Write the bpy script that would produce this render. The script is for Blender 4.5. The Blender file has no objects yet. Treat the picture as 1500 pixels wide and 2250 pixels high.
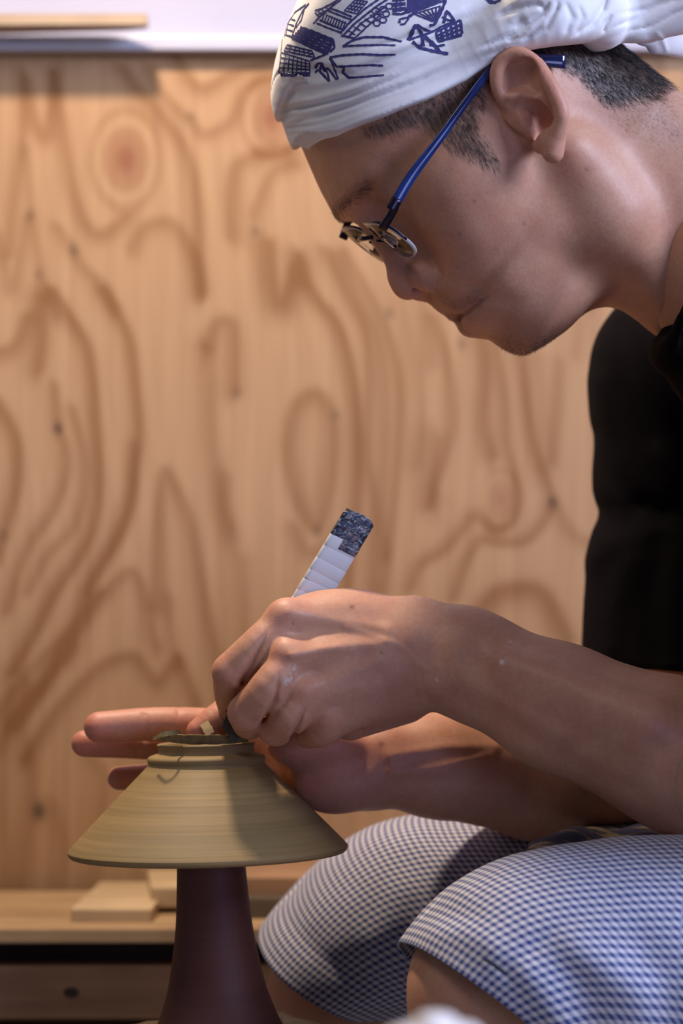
import bpy, bmesh, math, random
import numpy as np
from mathutils import Vector, Matrix, noise as mnoise
from mathutils.bvhtree import BVHTree

scene = bpy.context.scene
col = scene.collection
random.seed(7)
rng = np.random.default_rng(7)

# ------------------------------------------------------------------ camera
LENS, SENS = 85.0, 36.0
F = LENS / SENS * 2250.0            # focal length in photo pixels
D0 = 1300.0                         # mm, distance of the subject plane
CAM_Z = 0.63                        # m
PITCH = math.radians(2.3)
cam_d = bpy.data.cameras.new('camera')
cam = bpy.data.objects.new('camera', cam_d)
col.objects.link(cam)
cam.location = (0, -D0 / 1000, CAM_Z)
cam.rotation_euler = (math.pi / 2 + PITCH, 0, 0)
cam_d.sensor_fit = 'VERTICAL'
cam_d.sensor_height = SENS
cam_d.sensor_width = 24
cam_d.lens = LENS
cam_d.clip_start = 0.05
cam_d.clip_end = 30
cam_d.dof.use_dof = True
cam_d.dof.focus_distance = 1.27
cam_d.dof.aperture_fstop = 5.6
scene.camera = cam

# ------------------------------------------------------------------ world, lamps, exposure
scene.view_settings.view_transform = 'Standard'
scene.view_settings.look = 'None'
scene.view_settings.exposure = 0.0
scene.view_settings.gamma = 1.0
scene.view_settings.use_curve_mapping = False
world = bpy.data.worlds.new('room_air')
scene.world = world
world.use_nodes = True
world.node_tree.nodes['Background'].inputs[0].default_value = (0.60, 0.66, 0.90, 1)
world.node_tree.nodes['Background'].inputs[1].default_value = 0.12


def area_lamp(name, loc, target, size, size_y, power, color):
    l = bpy.data.lights.new(name, 'AREA')
    l.shape = 'RECTANGLE'
    l.size, l.size_y = size, size_y
    l.energy = power
    l.color = color
    o = bpy.data.objects.new(name, l)
    col.objects.link(o)
    o.location = loc
    o.rotation_euler = (Vector(target) - Vector(loc)).to_track_quat('-Z', 'Y').to_euler()
    return o


# warm lamp hung over the wheel by the plywood, ceiling light of the aisle, daylight from the window on the right
area_lamp('wheel_lamp', (-0.20, 0.13, 1.50), (-0.03, 0.07, 0.60), 0.075, 0.075, 10.5, (1.0, 0.78, 0.57))
area_lamp('aisle_lamp', (-0.75, -0.75, 2.0), (0.0, 0.2, 0.72), 0.6, 0.4, 4.5, (1.0, 0.89, 0.82))
area_lamp('window_daylight', (1.55, -0.85, 1.6), (0.1, 0.0, 0.65), 0.9, 0.7, 52.0, (0.62, 0.70, 1.0))
area_lamp('low_blue_fill', (0.9, -1.7, 0.6), (0.1, 0.05, 0.55), 0.7, 0.5, 5.0, (0.46, 0.50, 1.0))  # added low blue fill for the far forearm, no known window there

# ------------------------------------------------------------------ helpers
CP, SP = math.cos(PITCH), math.sin(PITCH)


def P(px, py, d=0.0):
    """photo pixel + depth offset (mm) -> camera-frame mm (x right, y away, z up)"""
    D = D0 + d
    return np.array([D * (px - 750.0) / F, D, D * (1125.0 - py) / F])


def toW(q):
    """camera-frame mm -> world metres"""
    q = np.asarray(q, dtype=np.float64)
    out = np.empty_like(q)
    out[..., 0] = q[..., 0] / 1000
    out[..., 1] = (q[..., 1] * CP - q[..., 2] * SP) / 1000 - D0 / 1000
    out[..., 2] = (q[..., 1] * SP + q[..., 2] * CP) / 1000 + CAM_Z
    return out


def W(px, py, d=0.0):
    return Vector(toW(P(px, py, d)))


def S(mm_px, d=0.0):
    """pixels at depth d -> mm"""
    return mm_px * (D0 + d) / F


def obj(name, me, mat=None, parent=None):
    o = bpy.data.objects.new(name, me)
    col.objects.link(o)
    if mat is not None and not me.materials:
        me.materials.append(mat)
    if parent is not None:
        o.parent = parent
    return o


def tag(o, label=None, cat=None, group=None, kind=None):
    if label: o['label'] = label
    if cat: o['category'] = cat
    if group: o['group'] = group
    if kind: o['kind'] = kind
    return o


def empty(name, loc, label, cat, group=None):
    o = bpy.data.objects.new(name, None)
    col.objects.link(o)
    o.location = loc
    o.empty_display_size = 0.05
    return tag(o, label, cat, group)


def mesh_np(name, verts, quads=None, tris=None, smooth=True):
    me = bpy.data.meshes.new(name)
    verts = np.asarray(verts, dtype=np.float32)
    me.vertices.add(len(verts))
    me.vertices.foreach_set('co', verts.ravel())
    loops, starts, n = [], [], 0
    if quads is not None and len(quads):
        q = np.asarray(quads, dtype=np.int32)
        loops.append(q.ravel()); starts.append(np.arange(len(q)) * 4); n += len(q) * 4
    if tris is not None and len(tris):
        t = np.asarray(tris, dtype=np.int32)
        loops.append(t.ravel()); starts.append(n + np.arange(len(t)) * 3)
    loops = np.concatenate(loops).astype(np.int32)
    starts = np.concatenate(starts).astype(np.int32)
    me.loops.add(len(loops))
    me.loops.foreach_set('vertex_index', loops)
    me.polygons.add(len(starts))
    me.polygons.foreach_set('loop_start', starts)
    me.update(calc_edges=True)
    me.validate()
    me.polygons.foreach_set('use_smooth', np.full(len(me.polygons), smooth, dtype=bool))
    return me


def set_col(me, name, rgb):
    a = me.color_attributes.new(name, 'FLOAT_COLOR', 'POINT')
    c = np.ones((len(me.vertices), 4), dtype=np.float32)
    c[:, :3] = rgb
    a.data.foreach_set('color', c.ravel())


def bm_mesh(name, bm, smooth=False):
    me = bpy.data.meshes.new(name)
    bm.normal_update()
    bm.to_mesh(me)
    bm.free()
    if smooth:
        for p in me.polygons: p.use_smooth = True
    return me


# ------------------------------------------------------------------ materials
def mat_new(name):
    m = bpy.data.materials.new(name)
    m.use_nodes = True
    nt = m.node_tree
    return m, nt, nt.nodes['Principled BSDF']


def nd(nt, typ, **kw):
    n = nt.nodes.new(typ)
    for k, v in kw.items():
        if k.startswith('i_'):
            n.inputs[int(k[2:]) if k[2:].isdigit() else k[2:]].default_value = v
        else:
            setattr(n, k, v)
    return n


def lk(nt, a, b):
    nt.links.new(a, b)


def noise_node(nt, vec, scale, detail=4, rough=0.55):
    n = nt.nodes.new('ShaderNodeTexNoise')
    n.inputs['Scale'].default_value = scale
    n.inputs['Detail'].default_value = detail
    n.inputs['Roughness'].default_value = rough
    if vec is not None: lk(nt, vec, n.inputs['Vector'])
    return n


def mixc(nt, fac, a, b, blend='MIX'):
    m = nt.nodes.new('ShaderNodeMix')
    m.data_type = 'RGBA'
    m.blend_type = blend
    for sock, v in ((m.inputs[0], fac), (m.inputs[6], a), (m.inputs[7], b)):
        if isinstance(v, (int, float)): sock.default_value = v
        elif isinstance(v, tuple): sock.default_value = (*v, 1) if len(v) == 3 else v
        else: lk(nt, v, sock)
    return m.outputs[2]


def ramp(nt, fac, stops):
    r = nt.nodes.new('ShaderNodeValToRGB')
    e = r.color_ramp.elements
    while len(e) < len(stops): e.new(0.5)
    for i, (p, c) in enumerate(stops):
        e[i].position = p
        e[i].color = (*c, 1) if len(c) == 3 else c
    lk(nt, fac, r.inputs[0])
    return r.outputs[0]


def bump(nt, bsdf, height, strength, dist=0.001):
    b = nt.nodes.new('ShaderNodeBump')
    b.inputs['Strength'].default_value = strength
    b.inputs['Distance'].default_value = dist
    lk(nt, height, b.inputs['Height'])
    lk(nt, b.outputs[0], bsdf.inputs['Normal'])
    return b


def simple(name, color, rough=0.6, metal=0.0, nscale=60, namt=0.15, bmp=0.0, coat=0.0):
    m, nt, b = mat_new(name)
    tc = nd(nt, 'ShaderNodeTexCoord')
    n = noise_node(nt, tc.outputs['Object'], nscale)
    dark = tuple(c * (1 - namt) for c in color)
    lite = tuple(min(1, c * (1 + namt)) for c in color)
    lk(nt, ramp(nt, n.outputs[0], [(0.3, dark), (0.7, lite)]), b.inputs['Base Color'])
    b.inputs['Roughness'].default_value = rough
    b.inputs['Metallic'].default_value = metal
    if coat: b.inputs['Coat Weight'].default_value = coat
    if bmp: bump(nt, b, n.outputs[0], bmp)
    return m


def wood_mat(name, lite, dark, scale=8, rough=0.65, axis=0):
    m, nt, b = mat_new(name)
    tc = nd(nt, 'ShaderNodeTexCoord')
    mp = nd(nt, 'ShaderNodeMapping')
    sc = [scale * 6] * 3
    sc[axis] = scale * 0.35
    mp.inputs['Scale'].default_value = sc
    lk(nt, tc.outputs['Object'], mp.inputs['Vector'])
    n = noise_node(nt, mp.outputs[0], 1.0, 5, 0.6)
    n2 = noise_node(nt, tc.outputs['Object'], scale * 1.2, 3)
    c = ramp(nt, n.outputs[0], [(0.35, dark), (0.62, lite)])
    c2 = ramp(nt, n2.outputs[0], [(0.3, (0.72, 0.70, 0.66)), (0.7, (1.1, 1.08, 1.05))])
    lk(nt, mixc(nt, 0.8, c, c2, 'MULTIPLY'), b.inputs['Base Color'])
    b.inputs['Roughness'].default_value = rough
    bump(nt, b, n.outputs[0], 0.12)
    return m
# ------------------------------------------------------------------ implicit-surface modelling
f32 = np.float32


def v3(a): return np.asarray(a, dtype=f32)


def rc(a, b, ra, rb, flat=None, s=1.0):
    """tapered capsule; flat = axis along which it is squashed by s"""
    a, b = v3(a), v3(b)
    ab = b - a
    L2 = max(float(ab @ ab), 1e-6)
    n = None if flat is None else v3(flat) / np.linalg.norm(flat)

    def fn(q):
        o = q - a
        t = np.clip((o @ ab) / L2, 0, 1)
        o = o - t[:, None] * ab
        r = ra + (rb - ra) * t
        if n is None:
            return np.sqrt(np.einsum('ij,ij->i', o, o)) - r
        on = o @ n
        l2 = np.einsum('ij,ij->i', o, o) + on * on * (1.0 / (s * s) - 1.0)
        l = np.sqrt(l2)
        g = np.sqrt(np.maximum(l2 + on * on * (1.0 / s ** 4 - 1.0 / s ** 2), 1e-6)) / np.maximum(l, 1e-4)
        return (l - r) / np.maximum(g, 1.0)
    return fn


def crom(pts, rads, sub):
    """Catmull-Rom refinement of points and radii"""
    A = np.concatenate([np.asarray(pts, float), np.asarray(rads, float)[:, None]], 1)
    A = np.concatenate([2 * A[:1] - A[1:2], A, 2 * A[-1:] - A[-2:-1]])
    out = []
    for i in range(1, len(A) - 2):
        p0, p1, p2, p3 = A[i - 1:i + 3]
        for j in range(sub):
            t = j / sub
            out.append(0.5 * (2 * p1 + (p2 - p0) * t + (2 * p0 - 5 * p1 + 4 * p2 - p3) * t * t + (3 * p1 - p0 - 3 * p2 + p3) * t ** 3))
    out.append(A[-2])
    out = np.array(out)
    return out[:, :-1], out[:, -1]


def tube(pts, rads, sub=4):
    if len(pts) > 2 and sub > 1:
        pts, rads = crom(pts, rads, sub)
    pts = np.asarray(pts, dtype=f32)
    segs = [rc(pts[i], pts[i + 1], float(rads[i]), float(rads[i + 1])) for i in range(len(pts) - 1)]

    def fn(q):
        d = segs[0](q)
        for s_ in segs[1:]:
            d = np.minimum(d, s_(q))
        return d
    return fn


def el(c, rad, axes=None):
    c, rad = v3(c), v3(rad)
    A = np.eye(3, dtype=f32) if axes is None else np.array([v3(x) / np.linalg.norm(x) for x in axes], dtype=f32)

    def fn(q):
        p = (q - c) @ A.T
        k0 = np.sqrt(np.sum((p / rad) ** 2, 1))
        k1 = np.sqrt(np.sum((p / (rad * rad)) ** 2, 1))
        return k0 * (k0 - 1.0) / np.maximum(k1, 1e-5)
    return fn


def poly_dist(pts):
    """unsigned distance to a 3-D polyline"""
    return tube(pts, [0.0] * len(pts), 3)


def img_dist(pts, dmin=-400, dmax=400):
    """distance (mm) to a polyline drawn in the view plane, only between two depths; a third value fades the stroke there"""
    pen_ = np.array([(p[2] if len(p) > 2 else 0.0) for p in pts], dtype=f32)
    pts = [np.array([p[0], p[1]], dtype=f32) for p in pts]
    sc = D0 / F

    def fn(q):
        D = np.maximum(q[:, 1], 1.0)
        u = np.stack([750 + F * q[:, 0] / D, 1125 - F * q[:, 2] / D], 1)
        best = np.full(len(q), 1e9, dtype=f32)
        for i in range(len(pts) - 1):
            a, ab = pts[i], pts[i + 1] - pts[i]
            o = u - a
            t = np.clip((o @ ab) / max(float(ab @ ab), 1e-6), 0, 1)
            o = o - t[:, None] * ab
            best = np.minimum(best, np.sqrt(np.einsum('ij,ij->i', o, o)) * sc + pen_[i] + (pen_[i + 1] - pen_[i]) * t)
        dd = D - D0
        pen = np.maximum(dmin - dd, 0) + np.maximum(dd - dmax, 0)
        return best + pen * 0.6
    return fn


# an op is (kind, fn, k, mirrored): u union, s subtract, i intersect, g displacement amp*exp(-(d/k)^2) (amp>0 digs in)
def U(fn, k=4, m=0): return ('u', fn, float(k), m)
def SUB(fn, k=4, m=0): return ('s', fn, float(k), m)
def INT(fn, k=2, m=0): return ('i', fn, float(k), m)
def G(fn, w, amp, m=0): return ('g', fn, float(w), m, float(amp))


def apply(op, d, e):
    k = max(op[2], 1e-3)
    if op[0] == 'u':
        h = np.maximum(k - np.abs(d - e), 0) / k
        return np.minimum(d, e) - h * h * k * 0.25
    if op[0] == 's':
        h = np.maximum(k - np.abs(d + e), 0) / k
        return np.maximum(d, -e) + h * h * k * 0.25
    if op[0] == 'i':
        h = np.maximum(k - np.abs(d - e), 0) / k
        return np.maximum(d, e) + h * h * k * 0.25
    x = e / k
    return d + op[4] * np.exp(-x * x)


def sdf_mesh(ops, lo, hi, h, mirror=None, n=16, tol=1.0):
    """surface nets over the blocks that the surface passes through -> verts (camera mm), quads"""
    lo, hi = np.asarray(lo, float), np.asarray(hi, float)
    nb = np.maximum(np.ceil((hi - lo) / (h * n)).astype(int), 1)
    bi = np.stack(np.meshgrid(*[np.arange(k) for k in nb], indexing='ij'), -1).reshape(-1, 3)
    cen = (lo + (bi + 0.5) * h * n).astype(f32)
    R = h * n * math.sqrt(3) / 2
    cm = mirror(cen) if mirror else cen
    cur = np.full(len(cen), 1e4, dtype=f32)
    need = np.zeros((len(cen), len(ops)), dtype=bool)
    for j, op in enumerate(ops):
        e = op[1](cm if op[3] else cen)
        if op[0] == 'u': need[:, j] = (e - R) - (cur + R) < op[2]
        elif op[0] == 's': need[:, j] = (-e + R) > (cur - R) - op[2]
        elif op[0] == 'i': need[:, j] = (e + R) > (cur - R) - op[2]
        else: need[:, j] = e - R < 3.2 * op[2]
        cur = apply(op, cur, e)
    need[:, :3] = True
    keep = np.abs(cur) < (R * 1.25 + 4) * tol
    NB = nb * n + 1                                      # cell-id strides
    gi = np.arange(n + 1)
    loc = np.stack(np.meshgrid(gi, gi, gi, indexing='ij'), -1).reshape(-1, 3)
    ids_all, v_all, edges = [], [], []
    corner = np.array([[i, j, k] for i in (0, 1) for j in (0, 1) for k in (0, 1)])
    for b in np.nonzero(keep)[0]:
        org = bi[b] * n
        q = (lo + (org + loc) * h).astype(f32)
        qm = None
        d = np.full(len(q), 1e4, dtype=f32)
        for j in np.nonzero(need[b])[0]:
            op = ops[j]
            if op[3]:
                if qm is None: qm = mirror(q)
                e = op[1](qm)
            else:
                e = op[1](q)
            d = apply(op, d, e)
        d = d.reshape(n + 1, n + 1, n + 1)
        ins = d < 0
        if ins.all() or not ins.any(): continue
        c8 = np.stack([d[i:n + i, j:n + j, k:n + k] for i, j, k in corner], -1)
        s8 = c8 < 0
        cnt = s8.sum(-1)
        act = np.nonzero((cnt > 0) & (cnt < 8))
        vals = c8[act].astype(np.float64)
        p = np.zeros((len(vals), 3)); w = np.zeros(len(vals))
        for a in range(8):
            for ax in range(3):
                if corner[a][ax] == 0:
                    b2 = a + (4, 2, 1)[ax]
                    va, vb = vals[:, a], vals[:, b2]
                    cr = (va < 0) != (vb < 0)
                    t = va[cr] / (va[cr] - vb[cr])
                    pt = np.repeat(corner[a][None].astype(float), cr.sum(), 0)
                    pt[:, ax] += t
                    p[cr] += pt; w[cr] += 1
        p /= w[:, None]
        for _ in range(2):                               # pull onto the trilinear zero set
            x, y, z = p.T
            wx = np.stack([1 - x, x]); wy = np.stack([1 - y, y]); wz = np.stack([1 - z, z])
            fv = 0; g = np.zeros_like(p); sg = (-1, 1)
            for a in range(8):
                i, j, k = corner[a]
                fv = fv + vals[:, a] * wx[i] * wy[j] * wz[k]
                g[:, 0] += vals[:, a] * sg[i] * wy[j] * wz[k]
                g[:, 1] += vals[:, a] * wx[i] * sg[j] * wz[k]
                g[:, 2] += vals[:, a] * wx[i] * wy[j] * sg[k]
            p = np.clip(p - (fv / np.maximum((g * g).sum(1), 1e-9))[:, None] * g, 0, 1)
        cell = org + np.stack(act, -1)
        ids_all.append((cell[:, 0] * NB[1] + cell[:, 1]) * NB[2] + cell[:, 2])
        v_all.append(lo + (cell + p) * h)
        for ax in range(3):
            sl0 = [slice(0, n)] * 3; sl1 = [slice(0, n)] * 3
            sl1[ax] = slice(1, n + 1)
            a_, b_ = ins[tuple(sl0)], ins[tuple(sl1)]
            e = np.nonzero(a_ != b_)
            if len(e[0]):
                edges.append(np.concatenate([org + np.stack(e, -1), np.full((len(e[0]), 1), ax), a_[e][:, None]], 1))
    ids = np.concatenate(ids_all); V = np.concatenate(v_all)
    o = np.argsort(ids); ids = ids[o]; V = V[o]
    E = np.concatenate(edges).astype(np.int64)
    quads = []
    for ax in range(3):
        e = E[E[:, 3] == ax]
        u, v = (ax + 1) % 3, (ax + 2) % 3
        base = e[:, :3]
        q4 = []
        for du, dv in ((0, 0), (-1, 0), (-1, -1), (0, -1)):
            c = base.copy(); c[:, u] += du; c[:, v] += dv
            q4.append((c[:, 0] * NB[1] + c[:, 1]) * NB[2] + c[:, 2])
        q4 = np.stack(q4, 1)
        ix = np.minimum(np.searchsorted(ids, q4), len(ids) - 1)
        ok = (ids[ix] == q4).all(1)
        ix = ix[ok]; flip = e[ok, 4] == 0
        ix[flip] = ix[flip][:, ::-1]
        quads.append(ix)
    return V, np.concatenate(quads)


def spline(ts, vs, n=400):
    """smooth interpolation table through (t, v)"""
    ts, vs = np.asarray(ts, float), np.asarray(vs, float)
    m = np.gradient(vs, ts)
    tt = np.linspace(ts[0], ts[-1], n)
    i = np.clip(np.searchsorted(ts, tt) - 1, 0, len(ts) - 2)
    hh = ts[i + 1] - ts[i]
    x = (tt - ts[i]) / hh
    vv = ((2 * x**3 - 3 * x**2 + 1) * vs[i] + (x**3 - 2 * x**2 + x) * hh * m[i]
          + (-2 * x**3 + 3 * x**2) * vs[i + 1] + (x**3 - x**2) * hh * m[i + 1])
    return tt, vv
# ------------------------------------------------------------------ the room
D_WALL = 1820.0
WALL_Y = W(750, 1339, D_WALL - D0).y


def at_depth(px, py, y):
    """world point on the plane y = const seen at a photo pixel"""
    q = np.array([(px - 750.0) / F, 1.0, (1125.0 - py) / F])
    a = toW(q * 1000); b = toW(q * 2000)
    t = (y - a[1]) / (b[1] - a[1])
    return Vector(a + (b - a) * t)


LINES = []


def gl(s, w, *pts): LINES.append((s, w, np.array(pts, float)))


gl(.55, 13, (270, 150), (310, 200), (360, 260), (400, 310), (425, 370), (435, 430), (441, 500), (442, 580), (446, 650))
gl(.45, 11, (330, 150), (352, 195), (380, 230), (420, 265), (450, 295), (480, 285), (510, 262), (530, 205), (560, 182), (600, 176))
gl(.55, 12, (388, 120), (418, 172), (450, 195), (500, 166), (560, 146), (610, 132))
gl(.3, 10, (430, 118), (470, 130), (540, 122))
gl(.5, 16, (510, 520), (508, 420), (518, 370), (550, 346), (600, 332), (640, 330))
gl(.45, 12, (560, 470), (575, 430), (590, 395), (612, 372), (650, 360))
gl(.4, 12, (50, 160), (55, 280), (40, 400), (25, 560))
gl(.5, 12, (62, 180), (78, 260), (100, 302), (108, 262), (116, 200), (118, 160))
gl(.5, 13, (122, 170), (140, 270), (152, 350), (165, 420), (185, 480), (215, 515), (245, 506), (275, 480))
gl(.35, 10, (60, 330), (75, 480), (100, 620), (130, 700))
gl(.4, 11, (130, 500), (165, 552), (190, 592), (235, 630), (262, 680))
gl(.45, 14, (290, 545), (312, 508), (345, 490), (380, 492), (412, 530), (440, 590), (450, 640))
gl(.35, 10, (0, 520), (18, 600), (25, 640), (40, 600), (60, 480))
gl(.65, 13, (120, 640), (160, 700), (195, 760), (210, 840), (215, 900), (222, 980), (224, 1080), (210, 1165), (180, 1225), (130, 1300), (90, 1380), (40, 1470))
gl(.6, 13, (230, 640), (262, 690), (290, 750), (303, 850), (311, 950), (306, 1010), (292, 1100), (268, 1170), (236, 1225), (200, 1290), (165, 1390), (110, 1500), (40, 1590))
gl(.35, 10, (300, 980), (300, 1080), (282, 1160), (245, 1230), (205, 1300))
gl(.5, 11, (125, 850), (135, 940), (150, 985), (151, 1050), (120, 1130), (80, 1185), (50, 1250), (25, 1340))
gl(.45, 10, (165, 900), (186, 990), (190, 1080), (168, 1160), (110, 1225), (70, 1300))
gl(.6, 14, (0, 885), (30, 935), (46, 985), (46, 1055), (30, 1130), (0, 1230))
gl(.55, 18, (92, 660), (100, 740), (92, 810))
gl(.5, 14, (0, 775), (25, 768), (45, 745), (60, 700))
gl(.5, 14, (345, 1330), (346, 1200), (352, 1100), (366, 1035), (385, 1060), (410, 1110), (430, 1175), (445, 1260), (460, 1340), (480, 1430), (495, 1530))
gl(.45, 12, (150, 1440), (195, 1345), (245, 1285), (290, 1252), (312, 1275), (330, 1330), (342, 1390), (352, 1420))
gl(.35, 10, (378, 1310), (383, 1390), (398, 1460))
gl(.5, 13, (60, 1660), (130, 1555), (190, 1490), (240, 1450), (298, 1436), (330, 1470), (352, 1492), (378, 1462), (398, 1440), (418, 1490), (440, 1545))
gl(.4, 12, (0, 1560), (60, 1480), (120, 1420), (180, 1362), (225, 1300))
gl(.35, 12, (0, 1640), (50, 1560), (110, 1480), (160, 1420))
gl(.35, 16, (70, 1500), (62, 1600), (80, 1700), (72, 1850), (60, 1950))
gl(.3, 14, (30, 1500), (15, 1700), (25, 1850), (20, 1950))
gl(.3, 14, (130, 1760), (150, 1850), (140, 1950))
gl(.28, 12, (200, 1650), (240, 1700), (230, 1800), (215, 1950))
gl(.3, 22, (535, 1230), (540, 1420), (530, 1550))
gl(.35, 18, (455, 770), (462, 860), (470, 980), (490, 1080), (515, 1180))
gl(.5, 17, (455, 760), (475, 715), (500, 706), (518, 730), (520, 860))
gl(.35, 15, (500, 1050), (495, 1110), (508, 1160))
gl(.65, 20, (592, 540), (602, 620), (618, 668), (634, 640), (650, 590))
gl(.6, 13, (655, 560), (672, 610), (700, 660), (735, 700), (762, 760), (782, 860), (790, 980), (786, 1120), (770, 1250), (762, 1330))
gl(.45, 11, (715, 550), (760, 640), (800, 720), (815, 820), (812, 1000), (826, 1120), (822, 1300))
gl(.45, 11, (760, 555), (825, 670), (862, 760), (880, 860), (876, 990), (862, 1150), (845, 1300))
gl(.35, 10, (740, 560), (790, 660), (835, 760), (850, 900), (842, 1120), (850, 1220))
gl(.5, 16, (645, 905), (660, 880), (695, 865), (722, 892), (738, 950), (732, 1050), (716, 1130), (698, 1160), (668, 1130), (645, 1075), (632, 990), (640, 920))
gl(.4, 14, (650, 1160), (675, 1205), (705, 1205), (740, 1165))
gl(.45, 12, (955, 700), (985, 790), (996, 880), (992, 960), (960, 1060), (945, 1110))
gl(.35, 22, (955, 970), (945, 1060), (958, 1100))
gl(.55, 15, (1058, 745), (1068, 820), (1066, 930), (1080, 1000))
gl(.5, 11, (1090, 750), (1110, 880), (1115, 980), (1135, 1060), (1136, 1110), (1120, 1150), (1085, 1166), (1042, 1136), (1020, 1160), (975, 1210), (925, 1240), (905, 1290))
gl(.5, 11, (1145, 780), (1160, 900), (1176, 990), (1198, 1050), (1212, 1100), (1192, 1150), (1150, 1190), (1090, 1192), (1055, 1188), (1022, 1240), (1000, 1310))
gl(.28, 24, (1180, 790), (1190, 900), (1205, 1020))
gl(.3, 11, (1232, 800), (1226, 900), (1215, 1010))
gl(.6, 20, (1040, 1350), (1082, 1302), (1130, 1288), (1180, 1292), (1212, 1330), (1245, 1400))
gl(.35, 13, (1222, 1110), (1250, 1162), (1290, 1190))
gl(.28, 14, (930, 640), (940, 720), (948, 800))
gl(.25, 14, (880, 660), (905, 760), (925, 900), (915, 1020))
gl(.4, 12, (1440, 60), (1450, 160), (1445, 260))
gl(.3, 12, (1410, 100), (1420, 200), (1440, 300))
gl(.3, 12, (1260, 780), (1275, 700), (1290, 680))
KNOTS = [(278, 352, 40, 56, 1.0, (75, 108)), (598, 258, 34, 52, 1.0, (66, 88)), (1098, 1096, 24, 34, .55, (44, 62))]
PINS = [(132, 942, 9, 1.0), (165, 552, 10, .6), (562, 510, 8, .55), (420, 258, 8, .5), (88, 605, 8, .5), (68, 476, 8, .5), (857, 690, 9, .5), (1015, 757, 10, .45),
        (740, 912, 9, .35), (697, 1165, 9, .45), (1213, 1103, 10, .75), (95, 1772, 15, .85), (15, 1176, 9, .45), (522, 865, 10, .35)]


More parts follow.
